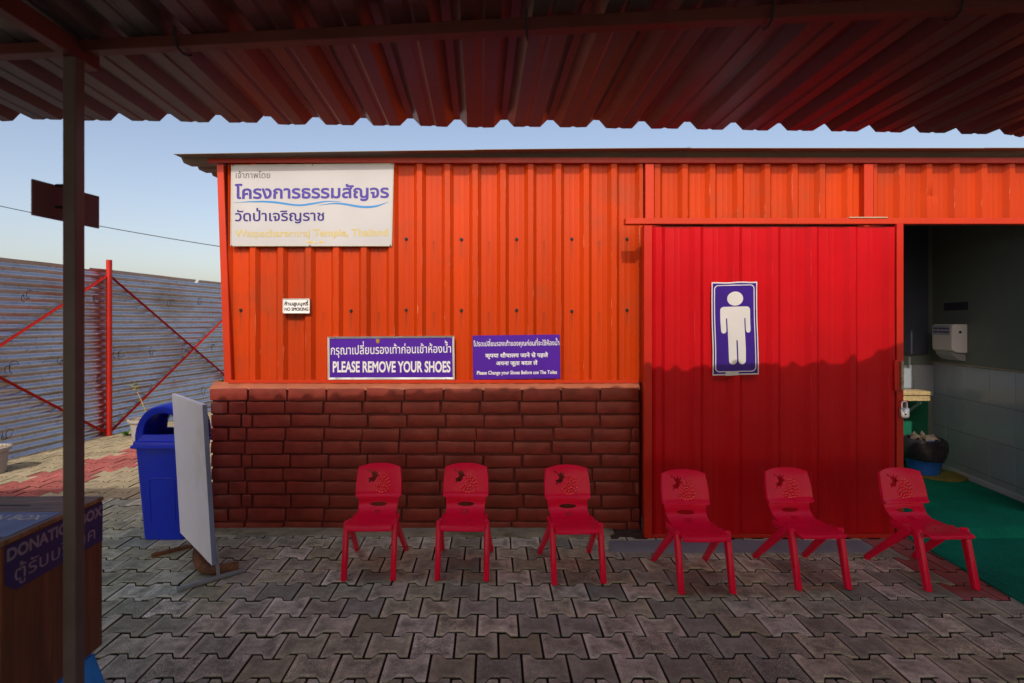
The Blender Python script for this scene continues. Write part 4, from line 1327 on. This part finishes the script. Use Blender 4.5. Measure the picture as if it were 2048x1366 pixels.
# dome: arched shell with half-moon openings front and back
def dome_ring(hx, hz, z0, y, n=20): return [(bc.x - hx * math.cos(math.pi * k / n), y, z0 + hz * math.sin(math.pi * k / n) ** .85 if 0 < k < n else z0) for k in range(n + 1)]
yf, yk = bc.y - .150, bc.y + .150
d_ = MB()
yin = .03
rf = [dome_ring(.163, .212, .618, yf + .010), dome_ring(.168, .22, .618, yf + .025), dome_ring(.168, .222, .618, bc.y), dome_ring(.168, .22, .618, yk - .025), dome_ring(.163, .212, .618, yk - .010)]
d_.loft(rf, cap=False, closed=False)
d_.loft([[(bc.x + (p[0] - bc.x) * .93, p[1], .618 + (p[2] - .618) * .94) for p in r__] for r__ in rf], cap=False, closed=False)
for y0 in (yf + .010, yk - .010):
    o1 = dome_ring(.163, .212, .618, y0); i1 = dome_ring(.122, .135, .655, y0 + (.012 if y0 < bc.y else -.012))
    d_.loft([o1, [(x, y_ + (-.003 if y0 < bc.y else .003), z) for x, y_, z in [((a[0] * .45 + b[0] * .55), (a[1] + b[1]) / 2, (a[2] * .45 + b[2] * .55)) for a, b in zip(o1, i1)]], i1], cap=False, closed=False)
    n_ = 20
    d_.add([o1[0], i1[0], i1[n_], o1[n_]], [(0, 1, 2, 3)])
    i2 = [(x, y_ + (.02 if y0 < bc.y else -.02), z) for x, y_, z in i1]
    d_.loft([i1, i2], cap=False)
d_.build('dome', M['bin'], lid, smooth=35)

# ------------------------------------------------------------------ display board
db_ = thing('display_board', 'white double-legged display board standing between the blue bin and the brick plinth', 'display board', (-1.64, 3.02, 0))
e1 = Vector((.414, -.437, 0)).normalized(); e2 = Vector((-e1.y, e1.x, 0)) * -1   # e2 faces left front
if e2.y > 0: e2 = -e2
far, near = Vector((-1.842, 3.243, 0)), Vector((-1.428, 2.806, 0))
LEAN = Vector((-.055, -.0, 0))
def bp_(t_, z, off): return far.lerp(near, t_) + LEAN * (z / .92) + e2 * off + Vector((0, 0, z))
def bbox(mb, t0, t1, z0, z1, o0, o1):
    vs = [bp_(t0, z0, o0), bp_(t1, z0, o0), bp_(t1, z0, o1), bp_(t0, z0, o1), bp_(t0, z1, o0), bp_(t1, z1, o0), bp_(t1, z1, o1), bp_(t0, z1, o1)]
    return mb.add(vs, [(0, 3, 2, 1), (4, 5, 6, 7), (0, 1, 5, 4), (1, 2, 6, 5), (2, 3, 7, 6), (3, 0, 4, 7)])
bbox(MB(), 0, 1, .09, .925, -.011, .011).build('panel', surf('board_vinyl', (.84, .86, .92), .4, .04, 3, .0008, 12, dirt=(.70, .69, .68), dirt_amt=.56), db_, bevel=.004)
eg = MB(); bbox(eg, 1.004, 1.008, .092, .923, -.012, .010); eg.build('edge_trim', surf('edge_trim_blue_grey', (.20, .23, .36), .4, .1, 6, 0), db_)
for t_ in (.06, .96):
    lg = MB(); bbox(lg, t_ - .02, t_ + .02, .012, .20, -.030, -.018)
    lg = lg.build('leg', M['galv'], db_)
    c = far.lerp(near, t_)
    ft = MB().bar(c + e2 * .17 + Vector((0, 0, .0125)), c - e2 * .15 + Vector((0, 0, .0125)), .024, .020)
    ft.build('foot_bar', M['galv'] if t_ > .5 else M['rust'], db_, bevel=.002)

# bent rusty pipe
pp = [(-1.69, 3.16, .075), (-1.655, 3.06, .045), (-1.60, 2.97, .030), (-1.53, 2.90, .029), (-1.45, 2.885, .029), (-1.36, 2.925, .029)]
P = []
for i in range(len(pp) - 1):
    for k in range(4): P.append(Vector(pp[i]).lerp(Vector(pp[i + 1]), k / 4))
P.append(Vector(pp[-1]))
for _ in range(3): P = [P[0]] + [(P[i - 1] + P[i] * 2 + P[i + 1]) / 4 for i in range(1, len(P) - 1)] + [P[-1]]
o = MB().tube(P, .028, 12).build('bent_pipe', M['rust'], smooth=50)
tag(o, 'rusty brown bent pipe lying on the pavers beneath the display board', 'pipe')

# ------------------------------------------------------------------ donation box on stool
XF, BZ0, BZ1, BY0, BY1 = -1.255, .307, .787, 1.385, 1.75
dbx = thing('donation_box', 'dark wooden donation box with blue labels on the blue stool at lower left', 'donation box', (-1.48, 1.57, BZ0))
MB().box(XF - .46, XF, BY0, BY1, BZ0, BZ1 - .014).build('cabinet', M['wood_side'], dbx, bevel=.002)
MB().box(XF - .465, XF + .003, BY0 - .004, BY1 + .003, BZ1 - .0135, BZ1).build('top_board', M['wood_top'], dbx, bevel=.002)
lb = MB()
pts = [(BY0 + .015 + .03, .643), (BY1 - .001, .645), (BY1 - .001, .770), (BY0 + .012, .770), (BY0 + .012, .67)]
lb.loft([[(XF + .0005, y, z) for y, z in pts], [(XF + .0015, y, z) for y, z in pts]])
lb = lb.build('side_label', M['label_blue'], dbx)
fx_ = lambda y0, y1, z0, z1: (lambda u, v: Vector((XF + .0021, y0 + (y1 - y0) * u, z0 + (z1 - z0) * v)))
lettering('DONATION BOX', fx_(1.402, 1.746, .727, .761), M['txt_dim'], lb, bold=.035)
lettering('ตู้รับบริจาค', fx_(1.425, 1.715, .652, .712), M['txt_dim'], lb, bold=.0)
tl = MB().box(XF - .40, XF - .013, 1.415, 1.60, BZ1 + .0005, BZ1 + .0015).build('top_label', M['label_light'], dbx)
ft_ = lambda x0, x1, y0, y1: (lambda u, v: Vector((x0 + (x1 - x0) * u, y0 + (y1 - y0) * v, BZ1 + .0021)))
lettering('DONATION BOX', ft_(XF - .375, XF - .03, 1.535, 1.575), M['txt_white'], tl, bold=.03)
lettering('ตู้รับบริจาค', ft_(XF - .34, XF - .14, 1.445, 1.505), M['txt_white'], tl, bold=.0)
sl_ = MB().box(XF - .30, XF - .16, 1.66, 1.668, BZ1 + .0005, BZ1 + .001).build('coin_slot', M['dark'], dbx)

stl = thing('plastic_stool', 'bright blue plastic stool under the wooden donation box', 'stool', (-1.48, 1.57, 0))
MB().loft([rrect(-1.485, 1.57, .205, .170, .285, .02), rrect(-1.485, 1.57, .21, .175, .290, .02), rrect(-1.485, 1.57, .21, .175, .3065, .02)]).build('seat', M['stool'], stl, smooth=40)
tx0, tx1, ty0, ty1 = -1.69, -1.275, 1.40, 1.74
def sp(u, v, z, side):
    k = 1 - z / .285
    x0, x1, y0, y1 = tx0 - .06 * k, tx1 + .06 * k, ty0 - .05 * k, ty1 + .05 * k
    return Vector((x0 + (x1 - x0) * u, y0 + (y1 - y0) * v, z))
for side in range(4):
    for hlf in (0, 1):
        # half of a side with an arched cut-out
        arch = [(0, 0), (.22, 0), (.25, .08), (.30, .13), (.38, .16), (.5, .17), (.5, .284), (0, .284)]
        def P3(t_, z, inset=0):
            if hlf: t_ = 1 - t_
            p = (sp(t_, 0, z, 0), sp(1, t_, z, 0), sp(1 - t_, 1, z, 0), sp(0, 1 - t_, z, 0))[side]
            nrm = (Vector((0, 1, 0)), Vector((-1, 0, 0)), Vector((0, -1, 0)), Vector((1, 0, 0)))[side]
            return p + nrm * inset
        mb = MB(); mb.loft([[P3(t_, z) for t_, z in arch], [P3(t_, z, .004) for t_, z in arch]])
        mb.build('leg', M['stool'], stl)

# ------------------------------------------------------------------ children's chairs
def prof_pt(s, P):
    """point and tangent along polyline with smooth interpolation"""
    n = len(P); t_ = s * (n - 1); i = min(int(t_), n - 2); f = t_ - i
    def cr(k):
        p0, p1, p2, p3 = P[max(i - 1, 0)][k], P[i][k], P[i + 1][k], P[min(i + 2, n - 1)][k]
        v = .5 * (2 * p1 + (p2 - p0) * f + (2 * p0 - 5 * p1 + 4 * p2 - p3) * f * f + (3 * p1 - p0 - 3 * p2 + p3) * f ** 3)
        d = .5 * ((p2 - p0) + 2 * (2 * p0 - 5 * p1 + 4 * p2 - p3) * f + 3 * (3 * p1 - p0 - 3 * p2 + p3) * f * f)
        return v, d
    y, dy = cr(0); z, dz = cr(1)
    d = Vector((0, dy, dz)).normalized()
    return Vector((0, y, z)), Vector((0, -d.z, d.y))        # normal: up / forward side

def shell(outline, holes, surf_fn, th, name, mats, parent, grid=.012, smooth=40):
    """outline/holes in (x, s) metres; surf_fn(x, s) -> point, normal"""
    vs, es = [], []
    for c in [outline] + holes:
        pts = []
        for i in range(len(c)):
            a, b = Vector(c[i]), Vector(c[(i + 1) % len(c)])
            n = max(1, int((b - a).length / grid + .5))
            pts += [a.lerp(b, k / n) for k in range(n)]
        b0 = len(vs); vs += pts; es += [(b0 + i, b0 + (i + 1) % len(pts)) for i in range(len(pts))]
    segs = [(vs[i].copy(), vs[j].copy()) for i, j in es]
    def inside(c):
        n = 0
        for a, b in segs:
            if (a.y > c[1]) != (b.y > c[1]) and c[0] < (b.x - a.x) * (c[1] - a.y) / (b.y - a.y) + a.x: n += 1
        return n % 2 == 1
    def clear(p):
        for a, b in segs:
            ab = b - a; t_ = max(0, min(1, (p - a).dot(ab) / ab.length_squared))
            if (a + ab * t_ - p).length < grid * .45: return False
        return True
    xs = [v.x for v in vs]; ys = [v.y for v in vs]
    x = min(xs); k = 0
    extra = []
    while x < max(xs):
        y = min(ys) + (grid / 2 if k % 2 else 0)
        while y < max(ys):
            p = Vector((x, y))
            if inside(p) and clear(p): extra.append(p)
            y += grid
        x += grid * .87; k += 1
    ov, oe, of, *_ = delaunay_2d_cdt(vs + extra, es, [], 0, 1e-6)
    tris = []
    for f in of:
        c = sum((ov[i] for i in f), Vector((0, 0))) / len(f)
        if inside(c): tris.append(tuple(f))
    n = len(ov); mb = MB(); top, bot = [], []
    for p in ov:
        q, nn = surf_fn(p.x, p.y); top.append(q + nn * th / 2); bot.append(q - nn * th / 2)
    mb.v = [tuple(p) for p in top + bot]
    mb.f = tris + [tuple(n + i for i in reversed(f)) for f in tris]
    cnt = {}
    for f in tris:
        for a, b in zip(f, f[1:] + f[:1]): cnt[(a, b)] = 1
    for (a, b) in list(cnt):
        if (b, a) not in cnt: mb.f.append((a, b, n + b, n + a))
    mb.m = [0] * len(mb.f)
    return mb.build(name, mats, parent, smooth=smooth)

SP = [(-.203, .2575), (-.192, .2665), (-.160, .271), (-.11, .268), (-.05, .262), (.0, .262), (.04, .268), (.075, .284), (.098, .308), (.112, .338), (.122, .370)]
BPf = [(.112, .333), (.117, .355), (.124, .385), (.133, .42), (.142, .455), (.151, .49), (.162, .520)]
SL = .47; BL = .207
def seat_fn(x, s):
    p, n = prof_pt(max(0, min(1, s / SL)), SP)
    dish = .10 * x * x * (4 if s > .02 else 2)
    f = max(0, min(1, (s - .28) / .12))
    return p + Vector((x, 0, 0)) + n * dish * (.6 + .8 * f), n
def back_fn(x, s):
    p, n = prof_pt(max(0, min(1, s / BL)), BPf)
    return p + Vector((x, 0, 0)) + n * (.006 + 1.3 * x * x + .012 * math.exp(-((s - .012) / .018) ** 2)), (n + Vector((-2.4 * x, 0, 0))).normalized()

def make_chair(label):
    ch = thing('child_chair', label, 'chair', (0, 0, 0), 'red plastic children\'s chairs in a row')
    so = [(-.108, .0), (-.05, -.004), (.05, -.004), (.108, .0), (.118, .02), (.119, .10), (.114, .20), (.108, .27), (.110, .33), (.115, .40), (.118, .468)]
    so = so + [(-x, s) for x, s in reversed(so[4:])]
    hole = [(.050 * math.cos(a_), .364 + .020 * math.sin(a_)) for a_ in [6.283 * k / 20 for k in range(20)]]
    slots = []
    for dx in (-.013, 0, .013):
        slots.append([(dx - .003, .268), (dx + .003, .268), (dx + .003, .314), (dx - .003, .314)])
    shell(so, [hole] + slots, seat_fn, .007, 'seat', M['chair'], ch)
    # backrest pad
    bo = []
    for k in range(13):
        t_ = k / 12; x = -.121 + .242 * t_
        bo.append((x, .180 + .026 * math.sin(math.pi * t_)))
    bo = list(reversed(bo))
    bo += [(-.126, .15), (-.131, .10), (-.131, .05), (-.130, .022), (-.122, .010), (-.07, .001), (.07, .001), (.122, .010), (.130, .022), (.131, .05), (.131, .10), (.126, .15)]
    leafp = [(-.052, .160), (-.038, .148), (-.030, .163), (-.026, .146), (-.012, .158), (-.020, .140), (-.008, .134), (-.022, .128), (-.024, .118), (-.038, .106), (-.046, .112), (-.060, .100), (-.054, .116), (-.062, .122), (-.046, .126), (-.040, .134), (-.046, .142)]
    leafp = [(x * 1.22 + .008, .130 + (s - .130) * 1.25) for x, s in leafp]
    stemh = [(-.074, .170), (-.069, .173), (-.057, .158), (-.062, .154)]
    shell(bo, [leafp, stemh], back_fn, .013, 'backrest', M['chair'], ch, grid=.011)
    # raised berry made of beads
    br = MB(); bc2 = Vector((.014, .094))
    def bead(x, s, r_, hgt):
        p, n = back_fn(x, s); n = n.normalized(); a_ = Vector((1, 0, 0)); b2 = n.cross(a_).normalized(); a_ = b2.cross(n)
        base = p + n * .0058
        rings_ = []
        for lv in range(4):
            ang = lv / 4 * math.pi / 2
            rings_.append([base + (a_ * math.cos(2 * math.pi * k / 9) + b2 * math.sin(2 * math.pi * k / 9)) * r_ * math.cos(ang) + n * hgt * math.sin(ang) for k in range(9)])
        b0 = len(br.v); br.loft(rings_, cap=False)
        br.add([base + n * hgt] + rings_[-1], [(0, 1 + k, 1 + (k + 1) % 9) for k in range(9)])
    rnd = random.Random(4)
    for ri, (rad, cnt_) in enumerate(((0, 1), (.0165, 6), (.033, 11), (.048, 16))):
        for k in range(cnt_):
            a_ = 2 * math.pi * k / max(1, cnt_) + ri * .3
            x, s = bc2.x + rad * .95 * math.cos(a_), bc2.y + rad * 1.02 * math.sin(a_)
            if x < -.004 and s > .100: continue
            if x < -.026 and s > .088: continue
            bead(x, s, .0096 + rnd.uniform(-.0006, .0009), .0064 * (1.15 if rad < .04 else .8))
    tag(br.build('berry_relief', M['chair_gloss'], ch, smooth=60), kind='stuff')
    # legs
    for sx in (-1, 1):
        for (top, foot, w_, d1, d2) in ((( .128, -.128, .286), (.1285, -.196, .0), .031, .046, .034), ((.124, -.082, .264), (.146, .192, .0), .027, .044, .032)):
            T = Vector((top[0] * sx, top[1], top[2])); Fo = Vector((foot[0] * sx, foot[1], foot[2]))
            ax = (T - Fo).normalized(); xx = Vector((1, 0, 0)); yy = ax.cross(xx).normalized(); xx = yy.cross(ax)
            rr2 = []
            for f, k in ((0, .80), (.004, 1), (.5, 1), (.93, 1), (.985, .92), (1.0, .70)):
                c = Fo.lerp(T, f); dd = (d2 + (d1 - d2) * f) / 2 * k; ww = w_ / 2 * k
                ring_ = []
                for q in range(14):
                    a_ = 2 * math.pi * q / 14
                    cxx, cyy = math.cos(a_), math.sin(a_)
                    e = .62
                    pnt = c + xx * ww * math.copysign(abs(cxx) ** e, cxx) + yy * dd * math.copysign(abs(cyy) ** e, cyy)
                    if f == 0: pnt.z = 0
                    ring_.append(pnt)
                rr2.append(ring_)
            MB().loft(rr2).build('leg', M['chair'], ch, smooth=45)
        rl = MB()
        rl.loft([[Vector((sx * x, y, z)) for x, z in ((.110, .236), (.127, .236), (.130, .262), (.118, .270), (.108, .258))] for y in (-.15, -.06, .04)])
        rl.build('side_rail', M['chair'], ch, smooth=40, bevel=.002)
    # under-seat apron
    MB().box(-.105, .105, -.150, -.143, .245, .262).build('apron', M['chair'], ch, bevel=.002)
    return ch

def copy_thing(o):
    c = o.copy(); COL.objects.link(c)
    for chd in list(o.children):
        d = chd.copy(); COL.objects.link(d); d.parent = c
        for g2 in list(chd.children):
            e = g2.copy(); COL.objects.link(e); e.parent = d
    return c
labels = ["leftmost red child's chair standing before the brick plinth",
          "second red child's chair from the left before the brick plinth",
          "red child's chair before the right end of the brick plinth",
          "red child's chair before the left edge of the red sliding door",
          "red child's chair before the middle of the door right of the man poster",
          "rightmost red child's chair beside the green turf mat"]
spots = [(-.640, 3.022, 1.3), (-.142, 3.022, -1.5), (.447, 2.985, 3.5), (1.078, 2.885, .6), (1.676, 2.925, 2.2), (2.315, 2.918, 3.6)]
proto = make_chair(labels[0])
for i, (x, y, rz) in enumerate(spots):
    o = proto if i == 0 else copy_thing(proto)
    o['label'] = labels[i]
    o.location = (x, y, .003); o.rotation_euler = (0, 0, R(rz))
print('objects', len(bpy.data.objects), 'tris', sum(len(m.polygons) for m in bpy.data.meshes))
